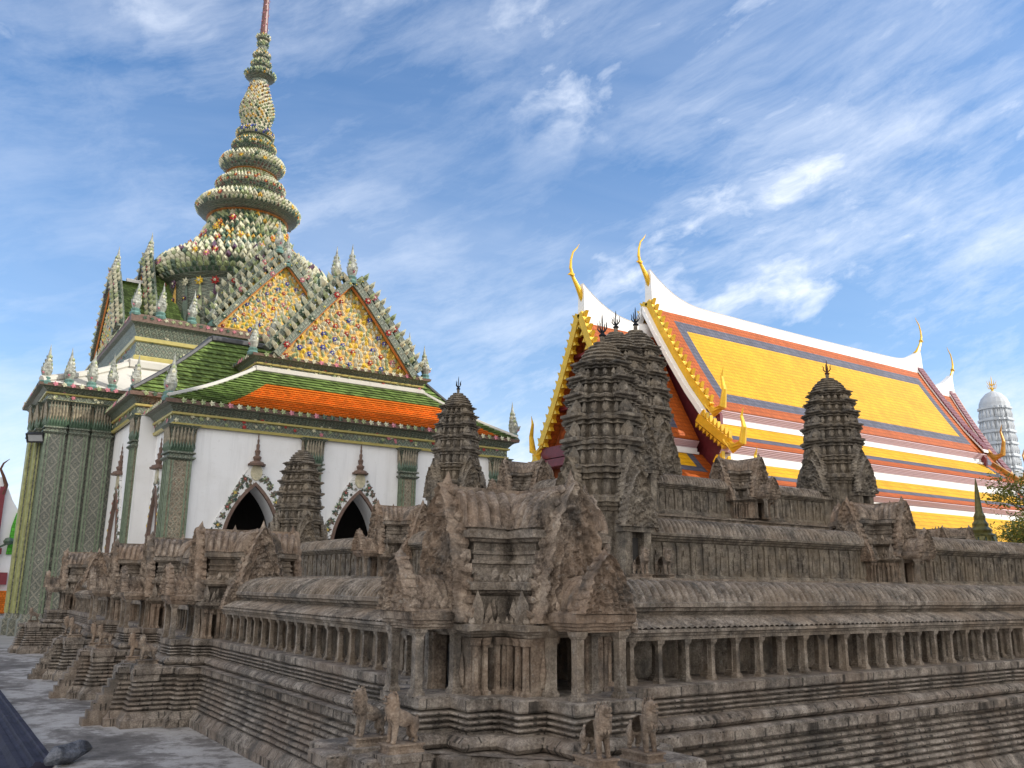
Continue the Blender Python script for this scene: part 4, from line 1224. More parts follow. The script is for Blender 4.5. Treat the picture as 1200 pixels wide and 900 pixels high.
# window surrounds
def surround(c, fr, hw_, zs, za, k=1.0):
    r = MB()
    inner = [(c + u, z_) for u, z_ in arch_pts(hw_ + .10, zs, za + .12)]
    oh = hw_ + .50 * k
    outer = [(c + oh, zs - 2.4)] + [(c + oh, zs - .1), (c + oh * .97, zs + .28), (c + oh * .80, zs + .80), (c + oh * .60, zs + 1.22), (c + oh * .38, za + .10), (c + oh * .22, za + .42), (c + .15, za + .62)]
    outer = outer + [(2 * c - u, z_) for u, z_ in outer[::-1]]
    inn = [(c + hw_ + .10, zs - 2.41)] + inner + [(c - hw_ - .10, zs - 2.41)]
    poly = outer + inn[::-1]
    r.plate(poly, fr, .07)
    ru = random.Random(int(c * 13)); ax = (Vector(fr(0, 0, 1)) - Vector(fr(0, 0, 0))).normalized(); ux = (Vector(fr(1, 0, 0)) - Vector(fr(0, 0, 0))).normalized()
    f = r.build('window_frame', M['archborder'], hall)
    for sg in (-1, 1):
        path = [(hw_ + .33 * k, zs - 1.3), (hw_ + .33 * k, zs - .1), (hw_ * .98 + .27 * k, zs + .45), (hw_ * .72 + .24 * k, zs + 1.0), (hw_ * .42 + .19 * k, za - .12), (hw_ * .16 + .12, za + .30)]
        for (u0_, v0_), (u1_, v1_) in zip(path, path[1:]):
            nn_ = max(1, round(hypot(u1_ - u0_, v1_ - v0_) / .27))
            for q_ in range(nn_):
                t = (q_ + .5) / nn_; u = u0_ + (u1_ - u0_) * t; v = v0_ + (v1_ - v0_) * t; fb_ = MB()
                for e_ in range(11):
                    an = 2 * pi * e_ / 11 + ru.random(); rr = ru.uniform(.07, .125)
                    pp = Vector(fr(c + sg * u + cos(an) * rr * .25, v + sin(an) * rr * .25, .075))
                    petal(fb_, pp, ax, ux * cos(an) + Vector((0, 0, sin(an))), .06, rr, ru.choice([2, 2, 2, 10, 1, 12, 10]), .12)
                blossom(fb_, Vector(fr(c + sg * u, v, .09)), ax, .05, ru.choice([10, 3, 7, 10]), 11, 5)
                fb_.build('flower_spray', PORC, f)
    b = MB()
    i0 = [(c + u, z_) for u, z_ in arch_pts(hw_ + .005, zs, za + .005)]; i1 = inner
    i0 = [(c + hw_ + .005, zs - 2.4)] + i0 + [(c - hw_ - .005, zs - 2.4)]; i1 = [(c + hw_ + .12, zs - 2.4)] + i1 + [(c - hw_ - .12, zs - 2.4)]
    n = len(i0)
    vs = [fr(p[0], p[1], .0) for p in i0] + [fr(p[0], p[1], .11) for p in i0] + [fr(p[0], p[1], .11) for p in i1] + [fr(p[0], p[1], .0) for p in i1]
    fs = []
    for j in range(n - 1):
        for L_ in range(3): fs.append((L_ * n + j, L_ * n + j + 1, (L_ + 1) * n + j + 1, (L_ + 1) * n + j))
    b.add(vs, fs); b.build('moulding', M['brownm'], f)
    m = MB()   # medallion and tiered finial
    q = fr(c, za + .40, .06)
    mm = []
    m.plate([(c + .17 * cos(a_), za + .40 + .24 * sin(a_)) for a_ in [2 * pi * j / 14 for j in range(14)]], lambda u, v, w: fr(u, v, w + .06), .05)
    m.build('medallion', M['cream'], f)
    t = MB(); q = fr(c, 0, .05)
    t.lathe([(.26, 0), (.27, .05), (.22, .07), (.20, .11), (.09, .15), (.12, .22), (.13, .26), (.06, .31), (.075, .40), (.09, .44), (.04, .50), (.05, .58), (.055, .62), (.022, .68), (.035, .76), (.015, .82), (.022, .90), (.006, .96), (.003, 1.05)], 10, (q[0], q[1], za + .60))
    t.build('finial', M['brownm'], f)

for c in ACX: surround(c, lambda u, v, w: (u, YF - w - .002, v), .80, 2.6, 4.36)
surround(27.0, lambda u, v, w: (XW0 - w - .002, u, v), .50, 2.6, 4.2, .75)
surround(30.3, lambda u, v, w: (5.10 - w - .002, u, v), .62, 2.6, 4.3, .85)


# ---- mosaic columns
def pilaster(x0, x1, y0, y1, z0, zc, zt, name='mosaic_column', nstripe=3):
    """square column: shaft z0..zc, flaring capital zc..zt"""
    w = min(x1 - x0, y1 - y0)
    s_ = MB(); s_.stack(rect(x0, x1, y0, y1), [(z0, -.10), (z0 + .5, -.10), (z0 + .55, -.03), (z0 + .7, 0), (zc, 0)], top=False)
    sh = s_.build(name, M['mosaic_cream'] if name == 'mosaic_column' else M['mosaic'], hall)
    st = MB()
    for (a, b2) in ((x0, x1),):
        for xx in (x0 + .012, x0 + .10, x1 - .10, x1 - .012):
            st.box(xx - .022, xx + .022, y0 - .022, y0 + .01, z0 + .7, zc)
    for yy in [y0 + .02 + (y1 - y0 - .04) * i / nstripe for i in range(nstripe + 1)]:
        st.box(x0 - .03, x0 + .01, yy - .03, yy + .03, z0 + .7, zc)
        st.box(x1 - .01, x1 + .025, yy - .03, yy + .03, z0 + .7, zc)
    st.build('green_strip', M['yellowgreen'] if x0 < 2.9 else M['greenstripe'], sh)
    c = MB()
    h = zt - zc
    c.stack(rect(x0, x1, y0, y1), [(zc - .02, -.02), (zc + .04, -.10), (zc + .08, -.10), (zc + .10, -.02), (zc + .16, -.02), (zc + .18, -.09), (zc + .22, -.09), (zc + .25, -.0), (zc + .3, .01), (zt - .12, -.02), (zt, -.16)], mat=0)
    for ring_, (zb, hh, o_, ww, mt_) in enumerate(((zc + .22, h * .36, .02, .10, 1), (zc + .26, h * .78, .0, .115, 2))):
        for (x, y, nx, ny) in along(rect(x0 - o_, x1 + o_, y0 - o_, y1 + o_), ww * .82):
            leaf(c, x, y, zb, nx, ny, ww, hh, .05, mt_, lean=.13)
    c.build('capital', [M['mosaic_dark'], M['p_dkgreen'], M['captile']], sh)
    return sh

pilaster(5.50, 6.10, YF - .12, YF + .5, GZ, 4.95, 5.93)
for xc in (9.70, 12.97): pilaster(xc - .26, xc + .26, YF - .16, YF + .2, GZ, 4.95, 5.93)
pilaster(16.25, 16.90, YF - .12, YF + .5, GZ, 4.95, 5.93)
pilaster(5.00, 5.52, 28.14, 28.7, GZ, 5.55, 6.53, nstripe=4)
# the tall left wing: three mosaic pilasters and striped side
wm = MB(); wm.box(3.02, 5.098, 32.36, 37.0, GZ, 7.0); wm.build('wing_wall', M['mosaic'], hall)
for i in range(3):
    x0 = 2.98 + i * .70
    pilaster(x0, x0 + .56, 32.22, 32.9, GZ, 6.35, 7.45, 'tall_mosaic_column')
pilaster(2.80, 3.3, 32.95, 33.55, GZ, 6.35, 7.45, 'tall_mosaic_column', 5)
pilaster(2.66, 3.2, 33.62, 34.3, GZ, 6.35, 7.45, 'tall_mosaic_column', 5)
st = MB()
for i in range(4):
    x = 3.60 + (i - .5) * .70 + .02
    st.box(x - .05, x + .05, 32.28, 32.36, GZ, 6.9)
st.build('green_strip', M['teal'], hall)
st = MB()
for k in range(7):
    y = 34.5 + k * .36
    st.box(2.94, 3.03, y, y + .14, GZ, 7.0); st.box(2.90, 3.03, y + .17, y + .25, GZ, 7.0)
st.build('green_strip', M['yellowgreen'], hall)


# ---- entablatures
def entab(poly, z0, h, ov, name='cornice', ant=True):
    e = MB()
    L = [(z0, .02), (z0, -.06), (z0 + h * .10, -.08), (z0 + h * .12, -.03), (z0 + h * .42, -.03), (z0 + h * .44, -.10), (z0 + h * .52, -.11), (z0 + h * .54, -.05), (z0 + h * .78, -ov * .6), (z0 + h * .82, -ov), (z0 + h * .96, -ov - .02), (z0 + h, -ov + .06), (z0 + h, .4)]
    ms = [1, 1, 1, 0, 1, 1, 0, 0, 0, 2, 2, 2, 2]
    e.stack(poly, L, mats=ms)
    for (x, y, nx, ny) in along([(p[0], p[1]) for p in poly], .26):
        p = Vector((x + nx * (ov + .01), y + ny * (ov + .01), z0 + h * .93))
        blossom(e, p, (nx, ny, .3), .10, random.choice([3, 3, 4, 4, 5, 6]), k=5)
        for q in range(2):
            p = Vector((x + nx * .06 + random.uniform(-.1, .1) * ny, y + ny * .06 + random.uniform(-.1, .1) * nx, z0 + h * random.uniform(.16, .72)))
            blossom(e, p, (nx, ny, .15), random.uniform(.05, .085), random.choice([3, 4, 4, 5, 6, 7, 3]), k=5)
    return e.build(name, [M['mosaic_dark'], M['yellowtrim'], M['brownm'], M['p_white'], M['p_green'], M['p_dkgreen'], M['p_pink'], M['p_red']], hall)

entab(rect(XW0 - .05, XW1 + .05, YF - .05, 28.2), 5.93, .72, .34)
entab(rect(5.02, 17.18, 28.25, 32.25), 6.52, .75, .32)
entab(rect(2.92, 5.04, 32.28, 37.2), 7.42, .58, .34)
mb = MB(); mb.box(5.2, 19.3, 37.0, 47.6, GZ, 8.0); mb.build('rear_wall', M['white'], hall)


# ---- tiled roofs
def frustum(lo, hi, z0, z1, name, border=True, inset=True, cap=.11, capmat='oldplaster', mats=('w_green', 'w_orange')):
    """hipped skirt roof between rect lo at z0 and rect hi at z1; orange field inside a green border"""
    r = MB()
    L = [(lo[0], lo[2]), (lo[1], lo[2]), (lo[1], lo[3]), (lo[0], lo[3])]
    H = [(hi[0], hi[2]), (hi[1], hi[2]), (hi[1], hi[3]), (hi[0], hi[3])]
    for i in range(4):
        a, b = Vector((*L[i], z0)), Vector((*L[(i + 1) % 4], z0)); c, d = Vector((*H[(i + 1) % 4], z1)), Vector((*H[i], z1))
        n = (b - a).cross(d - a).normalized()
        def P(u, v, off=0.0):
            lo_ = a.lerp(b, u); hi_ = d.lerp(c, u); q = lo_.lerp(hi_, v); q.z -= .09 * sin(v * pi); return q + n * off
        nv = 17 if inset else 14
        us = [0, .14, .93, 1] if inset else [0, 1]
        vs_ = [j / nv for j in range(nv + 1)]
        for j in range(nv):
            for k in range(len(us) - 1):
                inn = inset and k == 1 and vs_[j] < .70
                def U(k_, v):
                    return us[k_]
                lip = .045 if mats[0] == 'w_green' else 0.0
                q = [P(us[k], vs_[j], lip), P(us[k + 1], vs_[j], lip), P(us[k + 1], vs_[j + 1], 0), P(us[k], vs_[j + 1], 0), P(us[k], vs_[j], 0), P(us[k + 1], vs_[j], 0)]
                r.add(q, [(0, 1, 2, 3), (4, 5, 1, 0)] if lip else [(0, 1, 2, 3)], 1 if inn else 0)
    ro = r.build(name, [M[mats[0]], M[mats[1]]], hall, fix=False)
    t = MB()
    for i in range(4):
        a = Vector((*L[i], z0)); d = Vector((*H[i], z1))
        pts = [a.lerp(d, k / 8) + Vector((0, 0, .05 - .09 * sin(k / 8 * pi))) for k in range(9)]
        t.tube(pts, [cap * .6] * 9, 6)
        c = Vector((*H[(i + 1) % 4], z1))
        t.tube([d + Vector((0, 0, .06)), c + Vector((0, 0, .06))], [cap, cap], 6)
    t.build('ridge_plaster', M[capmat], ro)
    return ro

frustum((5.25, 17.15, 25.30, 29.5), (8.15, 14.15, 26.95, 29.4), 6.66, 8.18, 'skirt_roof')
frustum((4.75, 17.45, 27.95, 36), (7.35, 14.95, 29.5, 35.9), 7.28, 9.62, 'middle_roof', inset=False, cap=.12, capmat='darkgutter')
frustum((2.62, 19.7, 32.0, 37.4), (5.55, 16.75, 33.85, 36.6), 8.02, 9.35, 'wing_roof', inset=False, cap=.22, mats=('oldplaster', 'oldplaster'))

# gable block and upper block
mb = MB(); mb.box(8.25, 14.05, 27.0, 34, 8.0, 8.3); mb.box(5.75, 16.55, 34.0, 46.0, 8.6, 9.8); mb.build('upper_wall', M['cream'], hall)
entab(rect(8.25, 14.05, 26.98, 33.6), 8.16, .56, .28)
entab(rect(5.75, 16.55, 34.0, 46.0), 9.62, 1.73, .34)


# ---- flower gables
def flower_gable(xc, y, z0, hw_, h, fr, nx, name='flower_gable', deep=2.0, light=False, s=1.0, bed=True):
    """triangular gable field with porcelain flowers inside sweeping double flower bands; fr(u, v, w) -> xyz; w toward the viewer"""
    nrm = (Vector(fr(0, 0, 1)) - Vector(fr(0, 0, 0))).normalized()
    uax = (Vector(fr(1, 0, 0)) - Vector(fr(0, 0, 0))).normalized()
    edge = [(hw_ * (1 - t) ** .92 * (1 + .10 * sin(pi * t) * -1), h * t) for t in [j / 10 for j in range(11)]]
    poly = [(u, v) for u, v in edge] + [(-u, v) for u, v in edge[:-1][::-1]]
    f = MB(); f.plate(poly, fr, .16)
    ob = f.build(name, M['goldbed'], hall)
    # field of flowers
    d = MB(); rnd = random.Random(int(xc * 10 + y * 3 + h * 7))
    stp = .155 * s
    nv = int(h / stp)
    for j in range(nv):
        v = (j + .5) * stp
        wid = hw_ * (1 - v / h) ** .92 - .28 * s
        if wid <= 0: continue
        k = max(1, int(2 * wid / stp))
        for i in range(k):
            u = -wid + 2 * wid * (i + .5 + (.5 if j % 2 else 0) * .5) / k + rnd.uniform(-.04, .04) * s
            v2 = v + rnd.uniform(-.03, .03) * s
            p = fr(u, v2, .17)
            c = rnd.random()
            if (i * 3 + j * 2) % 7 == 0 and c < .8:
                blossom(d, p, nrm, rnd.uniform(.10, .125) * s, rnd.choice([PI['red'], PI['blue'], PI['blue'], PI['pink'], PI['red']]), PI['white'], 6)
            else:
                a_ = rnd.uniform(-.9, .9)
                petal(d, p, nrm, uax * sin(a_) + Vector((0, 0, cos(a_))), rnd.uniform(.09, .125) * s, rnd.uniform(.17, .24) * s, rnd.choice([PI['green'], PI['cream'], PI['yellow'], PI['green'], PI['cream'], PI['white']]))
    d.build('flower_field', PORC, ob)
    # sweeping bands
    for sg in (-1, 1):
        b = MB()
        for band, (off, wd, dp) in enumerate(((.0, .24, .42), (.36, .22, .30))):
            pts = []
            for t in [j / 12 for j in range(13)]:
                e_u = hw_ * (1 - t) ** .92; e_v = h * t
                dirn = Vector((hw_, h)).normalized(); nn = Vector((h, hw_)).normalized()
                pts.append((sg * (e_u + nn.x * off * s), e_v + nn.y * off * s * .9))
            n = len(pts)
            for j in range(n - 1):
                (u0_, v0), (u1, v1) = pts[j], pts[j + 1]
                dv = Vector((u1 - u0_, v1 - v0)); L = dv.length; dv /= L
                nn = Vector((abs(dv.y) * sg, abs(dv.x)))
                c_ = [(u0_ - nn.x * wd * .5 * s, v0 - nn.y * wd * .5 * s), (u1 - nn.x * wd * .5 * s, v1 - nn.y * wd * .5 * s), (u1 + nn.x * wd * .5 * s, v1 + nn.y * wd * .5 * s), (u0_ + nn.x * wd * .5 * s, v0 + nn.y * wd * .5 * s)]
                if sg < 0: c_ = c_[::-1]
                vs = [fr(*p, .0) for p in c_] + [fr(*p, dp) for p in c_]
                b.add(vs, [(4, 5, 6, 7), (0, 1, 5, 4), (1, 2, 6, 5), (2, 3, 7, 6), (3, 0, 4, 7)], PI['mos'])
                ks = max(1, int(L / (.23 * s)))
                for i in range(ks):
                    t = (i + .5) / ks; u = u0_ + (u1 - u0_) * t; v = v0 + (v1 - v0) * t
                    up_ = (uax * (nn.x) + Vector((0, 0, nn.y))).normalized()
                    mt = rnd.choice([PI['white'], PI['white'], PI['green'], PI['white'], PI['cream']])
                    p = Vector(fr(u + nn.x * wd * .35 * s, v + nn.y * wd * .35 * s, dp * .9))
                    tl = (up_ + Vector((0, 0, .55))).normalized()
                    petal(b, p, nrm, tl, .15 * s, .36 * s, mt, .5)
                    petal(b, p - nrm * dp * .5, nrm, tl, .15 * s, .30 * s, rnd.choice([PI['green'], PI['white'], PI['dk']]), .5)
                    p = Vector(fr(u - nn.x * wd * .1 * s, v - nn.y * wd * .1 * s, dp))
                    if (i + j) % 4 == 1: blossom(b, p, nrm, .14 * s, rnd.choice([PI['red'], PI['dk'], PI['pink'], PI['dk'], PI['purple']]), PI['white'])
                    elif (i + j) % 2: blossom(b, p, nrm, .085 * s, rnd.choice([PI['white'], PI['dk'], PI['green']]), PI['yellow'], 5)
                # orange edging under the inner band
                if band == 0:
                    vs = [fr(c_[0 if sg > 0 else 3][0] - nn.x * .05, c_[0 if sg > 0 else 3][1] - nn.y * .05, .24), fr(c_[1 if sg > 0 else 2][0] - nn.x * .05, c_[1 if sg > 0 else 2][1] - nn.y * .05, .24),
                          fr(c_[1 if sg > 0 else 2][0], c_[1 if sg > 0 else 2][1], .30), fr(c_[0 if sg > 0 else 3][0], c_[0 if sg > 0 else 3][1], .30)]
                    b.add(vs, [(0, 1, 2, 3)], PI['orange'])
        b.build('flower_band', PORC, ob)
    return ob


def naga(p, d, h, name='naga_finial', parent=None):
    """upswept flame-crested naga head; d = horizontal facing"""
    d = Vector(d).normalized(); p = Vector(p); s_ = Vector((-d.y, d.x, 0)); Z = Vector((0, 0, 1))
    mb = MB()
    pr = [(.10, -.02), (.085, .10), (.125, .20), (.15, .29), (.135, .36), (.12, .38), (.125, .41), (.105, .50), (.092, .515), (.095, .54), (.078, .62), (.066, .635), (.068, .66), (.052, .74), (.042, .755), (.043, .78), (.026, .88), (.003, 1.06)]
    sg_ = random.uniform(-.02, .02)
    o = len(mb.v)
    mb.lathe([(r * h, z_ * h) for r, z_ in pr], 10, p, 0)
    for i in range(o, len(mb.v)):
        v = Vector(mb.v[i]); t = (v.z - p.z) / h
        v -= d * (.10 * max(0, t - .3) ** 1.0 - .13 * max(0, t - .7) ** 1.5) * h; v += s_ * sg_ * t * h; mb.v[i] = tuple(v)
    q = p + d * .15 * h + Z * .29 * h
    mb.tube([p + d * .04 * h + Z * .26 * h, q, q + d * .05 * h + Z * .06 * h], [.075 * h, .05 * h, .006 * h], 7, 0)
    mb.tube([p + d * .10 * h + Z * .22 * h, p + d * .17 * h + Z * .235 * h], [.045 * h, .012 * h], 6, 2)
    for k in range(5):
        for an in (1.0, 1.9, 2.6, 3.68, 4.38, 5.28):
            a0 = atan2(d.y, d.x) + an; nn = Vector((cos(a0), sin(a0), 0)); z_ = .22 + .11 * k
            r = (.13, .145, .12, .095, .07)[k]
            petal(mb, p + nn * r * h * .93 + Z * z_ * h - d * .10 * max(0, z_ - .3) * h, nn, Z, .085 * h, .10 * h, (0, 4, 1, 0, 0)[(k + int(an * 3)) % 5], .12)
    mb.lathe([(.15 * h, -.10 * h), (.17 * h, -.03 * h), (.12 * h, .03 * h), (.14 * h, .09 * h), (.09 * h, .13 * h)], 10, p, 3)
    return mb.build(name, [M['p_flame'], M['p_green'], M['p_pink'], M['p_teal'], M['p_white']], parent or hall)


FRG = lambda xc, y, z0: (lambda u, v, w: (xc + u, y - w, z0 + v))
FRGW = lambda x, yc, z0: (lambda u, v, w: (x - w, yc - u, z0 + v))
flower_gable(HX, 27.0, 8.72, 2.48, 3.0, FRG(HX, 27.0, 8.72), None)
flower_gable(HX, 33.95, 11.38, 2.75, 3.2, FRG(HX, 33.95, 11.38), None, s=.95)
flower_gable(HX, 35.2, 11.9, 2.7, 3.7, FRG(HX, 35.2, 11.9), None, s=.95)
flower_gable(5.7, HY, 11.38, 2.75, 3.2, FRGW(5.75, HY, 11.38), None, s=.95)
flower_gable(7.0, HY, 11.9, 2.7, 3.7, FRGW(7.0, HY, 11.9), None, s=.95)
# saddle roofs behind the gables
def saddle(p0, p1, z0, hw_, h, ax, name='gable_roof'):
    mb = MB()
    for sg in (-1, 1):
        n = 8
        for j in range(n):
            def Q(t, e):
                u = sg * (hw_ * (1 - t) ** .92 - .1); v = z0 + h * t - .06
                return (HX + u, e, v) if ax == 'y' else (e, HY + u, v)
            t0, t1 = j / n, (j + 1) / n
            mb.add([Q(t0, p0), Q(t1, p0), Q(t1, p1), Q(t0, p1)], [(0, 1, 2, 3)])
    o_ = mb.build(name, M['w_green'], hall)
    t = MB()
    pts = [(HX, p0 + .2, z0 + h), (HX, p1, z0 + h)] if ax == 'y' else [(p0 + .2, HY, z0 + h), (p1, HY, z0 + h)]
    t.tube(pts, [.12, .12], 6); t.build('ridge_plaster', M['whitetrim'], o_)
saddle(27.1, 34.2, 8.72, 2.48, 3.0, 'y'); saddle(34.05, 38, 11.38, 2.75, 3.2, 'y'); saddle(35.3, 39, 11.9, 2.7, 3.7, 'y')
saddle(5.85, 10, 11.38, 2.75, 3.2, 'x'); saddle(7.1, 10, 11.9, 2.7, 3.7, 'x')
# naga and flame finials
naga((HX, 26.75, 11.75), (0, -1, 0), 1.3); naga((HX, 28.2, 12.15), (0, -1, 0), 1.3)
naga((HX, 33.7, 14.5), (0, -1, 0), 1.3); naga((HX, 34.9, 15.5), (0, -1, 0), 1.35)
naga((5.55, HY, 14.5), (-1, 0, 0), 1.5); naga((6.85, HY, 15.5), (-1, 0, 0), 1.5)
for x, y, z_, d, h in [(14.2, 26.9, 8.75, (1, -.3, 0), 1.15), (13.6, 26.9, 9.1, (1, -.3, 0), 1.2), (8.0, 26.9, 8.75, (-1, -.3, 0), 1.1), (8.6, 26.9, 9.1, (-1, -.3, 0), 1.15),
                      (5.32, 25.5, 6.7, (-1, -1, 0), 1.25), (17.1, 25.5, 6.7, (1, -1, 0), 1.25), (4.85, 28.15, 7.35, (-1, -1, 0), 1.05),
                      (2.75, 32.1, 8.05, (-1, -1, 0), 1.2), (3.45, 32.1, 8.05, (-.3, -1, 0), 1.2), (4.15, 32.1, 8.05, (-.3, -1, 0), 1.2), (4.8, 32.1, 8.05, (.3, -1, 0), 1.2),
                      (5.55, 33.8, 11.4, (-1, -1, 0), 1.25), (6.45, 33.8, 11.4, (-1, -1, 0), 1.3), (7.6, 33.8, 11.4, (-1, -.5, 0), 1.25), (8.4, 33.8, 11.45, (-1, -.5, 0), 1.3), (14.3, 33.8, 11.4, (1, -1, 0), 1.2), (16.6, 33.8, 11.4, (1, -1, 0), 1.2)]:
    naga((x, y, z_), d, h)

# ---- drum and spire
def tier_petals(mb, prof, z0, z1, dens, size, cols, c=(HX, HY), rnd_=True):
    z_ = z0; row = 0; size *= .82
    while z_ < z1:
        r = lookup(prof, z_); n = max(8, int(2 * pi * r / (size * dens)))
        rowcol = random.choice(cols); alt = random.choice(cols)
        for k in range(n):
            an = 2 * pi * (k + .5 * (row % 2)) / n
            if sin(an) > .55: continue
            nn = Vector((cos(an), sin(an), 0)); p = Vector((c[0], c[1], z_)) + nn * r
            mt = random.choice(cols) if rnd_ and random.random() < .62 else rowcol if k % 3 else alt
            if mt in (3, 7, 4, 8): mt2 = 0
            else: mt2 = mt
            petal(mb, p, nn, (Vector((0, 0, 1)) + nn * .22).normalized(), size * .82, size * 1.2, mt2, .35)
            if mt in (3, 7, 4, 8) and k % 3 == 0:
                blossom(mb, p + nn * size * .35 + Vector((0, 0, size * .5)), nn + Vector((0, 0, .2)), size * .62, mt, PI['yellow'] if mt != 7 else PI['orange'])
        z_ += size * .66; row += 1

Wc = [0, 0, 1, 1, 11, 2, 9]
mixc = [0, 0, 2, 1, 1, 9, 11, 4, 7, 3, 1, 2, 0, 8]
# purple drum wall and big flower bulge
prof1 = [(3.55, 12.0), (3.55, 14.55), (3.75, 14.7), (3.95, 15.0), (3.98, 15.4), (3.75, 15.75), (3.15, 16.15), (2.55, 16.6), (2.08, 17.15), (1.80, 17.8), (1.68, 18.45)]
dm = MB(); dm.lathe(prof1[:2], 24, (HX, HY, 0), 12, cap=False); dm.lathe(prof1[1:], 32, (HX, HY, 0), 12, cap=False)
for k in range(32):   # niche pilasters
    an = 2 * pi * k / 32; nn = Vector((cos(an), sin(an), 0))
    petal(dm, Vector((HX, HY, 12.3)) + nn * 3.56, nn, Vector((0, 0, 1)), .30, 2.2, (1, 5, 9, 2)[k % 4], .25)
    blossom(dm, Vector((HX, HY, 14.35)) + nn * 3.65, nn, .22, [7, 3, 5, 0][k % 4], 0)
    blossom(dm, Vector((HX, HY, 13.6)) + nn * 3.62, nn, .16, 5, 7)
drum = dm.build('drum', PORC, hall)
fl = MB(); tier_petals(fl, prof1, 14.75, 15.3, 1.0, .34, [0, 1, 1, 2, 2]); tier_petals(fl, prof1, 15.3, 16.2, 1.0, .36, [0, 0, 2, 1, 4, 7, 3, 1, 0, 5, 0, 0]); tier_petals(fl, prof1, 16.1, 18.4, .95, .29, [0, 1, 1, 1, 2, 2, 0, 11, 2, 9])
tier_petals(fl, prof1, 16.3, 17.9, 3.2, .42, [3, 7, 4, 8, 7, 3])
fl.build('flower_tiers', PORC, drum)
rings = [(1.66, 18.3, 2.36, 19.0, 1.40, 19.75), (1.34, 19.75, 1.60, 20.3, 1.20, 20.7), (1.06, 20.7, 1.48, 21.5, .92, 22.0), (.84, 22.0, 1.02, 22.5, .74, 22.85), (.70, 22.85, .88, 23.2, .62, 23.5)]
for i, (ra, za, rm, zm, rb, zb) in enumerate(rings):
    prof = [(ra, za), (ra * 1.02, za + (zm - za) * .30), (ra * 1.10, za + (zm - za) * .42), (rm * .97, zm - .16), (rm, zm), (rm * .93, zm + (zb - zm) * .35), (rb * 1.04, zm + (zb - zm) * .7), (rb, zb)]
    mb = MB(); mb.lathe(prof, 28, (HX, HY, 0), 12, cap=False)
    if i in (0, 2): mb.lathe([(ra * 1.04, za + (zm - za) * .33), (ra * 1.16, za + (zm - za) * .37), (ra * 1.04, za + (zm - za) * .41)], 28, (HX, HY, 0), 8, cap=False)
    o_ = mb.build('spire_ring', PORC, hall)
    fl = MB(); sz = (.27, .20, .24, .17, .16)[i]
    lb_ = MB()
    tier_petals(lb_, prof, za + .03, za + (zm - za) * .3, .95, sz * .8, [1, 1, 0, 11])
    lb_.build('petal_band', PORC, o_)
    tier_petals(fl, prof, za + (zm - za) * .45, zm - .12, 1.15, sz * .8, [2, 2, 10, 2, 1, 12])
    tier_petals(fl, prof, zm - .14, zm + (zb - zm) * .45, .9, sz, (mixc + [3, 0, 0], [0, 0, 1, 2, 0, 1, 3], [0, 0, 3, 7, 0, 2, 8, 0, 1], Wc + [2, 2], Wc + [2, 6, 2])[i])
    tier_petals(fl, prof, zm + (zb - zm) * .5, zb, 1.3, sz * .7, [1, 11, 2, 1, 2])
    fl.build('flower_tiers', PORC, o_)
profb = [(.62, 23.5), (.66, 23.8), (.80, 24.3), (.79, 24.7), (.62, 25.2), (.47, 25.7), (.40, 26.1)]
mb = MB(); mb.lathe(profb, 24, (HX, HY, 0), 11, scal=(24, .09), cap=False)
tier_petals(mb, profb, 23.6, 24.5, 1.7, .17, [1, 11, 1, 9, 2]); tier_petals(mb, profb, 24.5, 26.0, 2.0, .15, [1, 11, 0, 10, 4, 9])
mb.build('spire_bell', PORC, hall)
small = [(.40, 26.05, .72, 26.5, .38, 26.85), (.35, 26.85, .47, 27.12, .30, 27.4), (.30, 27.4, .40, 27.62, .23, 27.95), (.22, 27.95, .25, 28.3, .19, 28.45), (.20, 28.45, .32, 28.68, .17, 28.85)]
for i, (ra, za, rm, zm, rb, zb) in enumerate(small):
    prof = [(ra, za), (ra * 1.05, za + (zm - za) * .45), (rm, zm - .07), (rm, zm + .05), (rb * 1.05, zm + .14), (rb, zb)]
    mb = MB(); mb.lathe(prof, 18, (HX, HY, 0), 12, cap=False)
    tier_petals(mb, prof, zm - .10, zm + .12, 1.1, .15 if i else .19, Wc + [2, 2, 1, 2]); tier_petals(mb, prof, zm + .13, zb, 1.3, .12, [11, 1, 11])
    mb.build('spire_ring', PORC, hall)
mb = MB(); mb.lathe([(.19, 28.8), (.18, 29.4), (.14, 31.2), (.10, 33), (.02, 36)], 12, (HX, HY, 0), 0)
for k in range(90):
    z_ = 28.9 + k * .06; r = .22 - .11 * (k / 90) * 1.1; an = k * 2.4
    nn = Vector((cos(an), sin(an), 0)); blossom(mb, Vector((HX, HY, z_)) + nn * r, nn, .05, [3, 4, 0, 10][k % 4] if False else [1, 2, 1, 1][k % 4], k=4)
mb.build('spire_needle', [plain('pink_brown_mosaic', (0.17, 0.065, 0.06), 0.45, var=.5, scale=14), M['p_pink'], M['p_white']], hall)

# floodlight clamped to the left wing
fl_ = empty('floodlight', (2.80, 32.6, 6.25), 'black square floodlight clamped to the far left mosaic column', 'floodlight')
mb = MB(); mb.stack(rect(-.30, .30, -.16, .16), [(-.20, .05), (.16, 0), (.20, 0), (.20, .04), (.17, .04)], top=True, bot=True)
b_ = mb.build('housing', M['lamp_black'], fl_); b_.rotation_euler = (radians(115), 0, radians(-35))
mb = MB(); mb.box(-.24, .24, -.11, .11, .172, .178); q = mb.build('lens', M['lamp_glass'], fl_); q.rotation_euler = b_.rotation_euler
mb = MB(); mb.tube([(.05, 0, 0), (.2, .25, .05), (.2, .5, .0)], [.03, .03, .03], 6); mb.box(-.02, .3, .3, .34, -.1, .1); mb.build('bracket', M['lamp_black'], fl_)

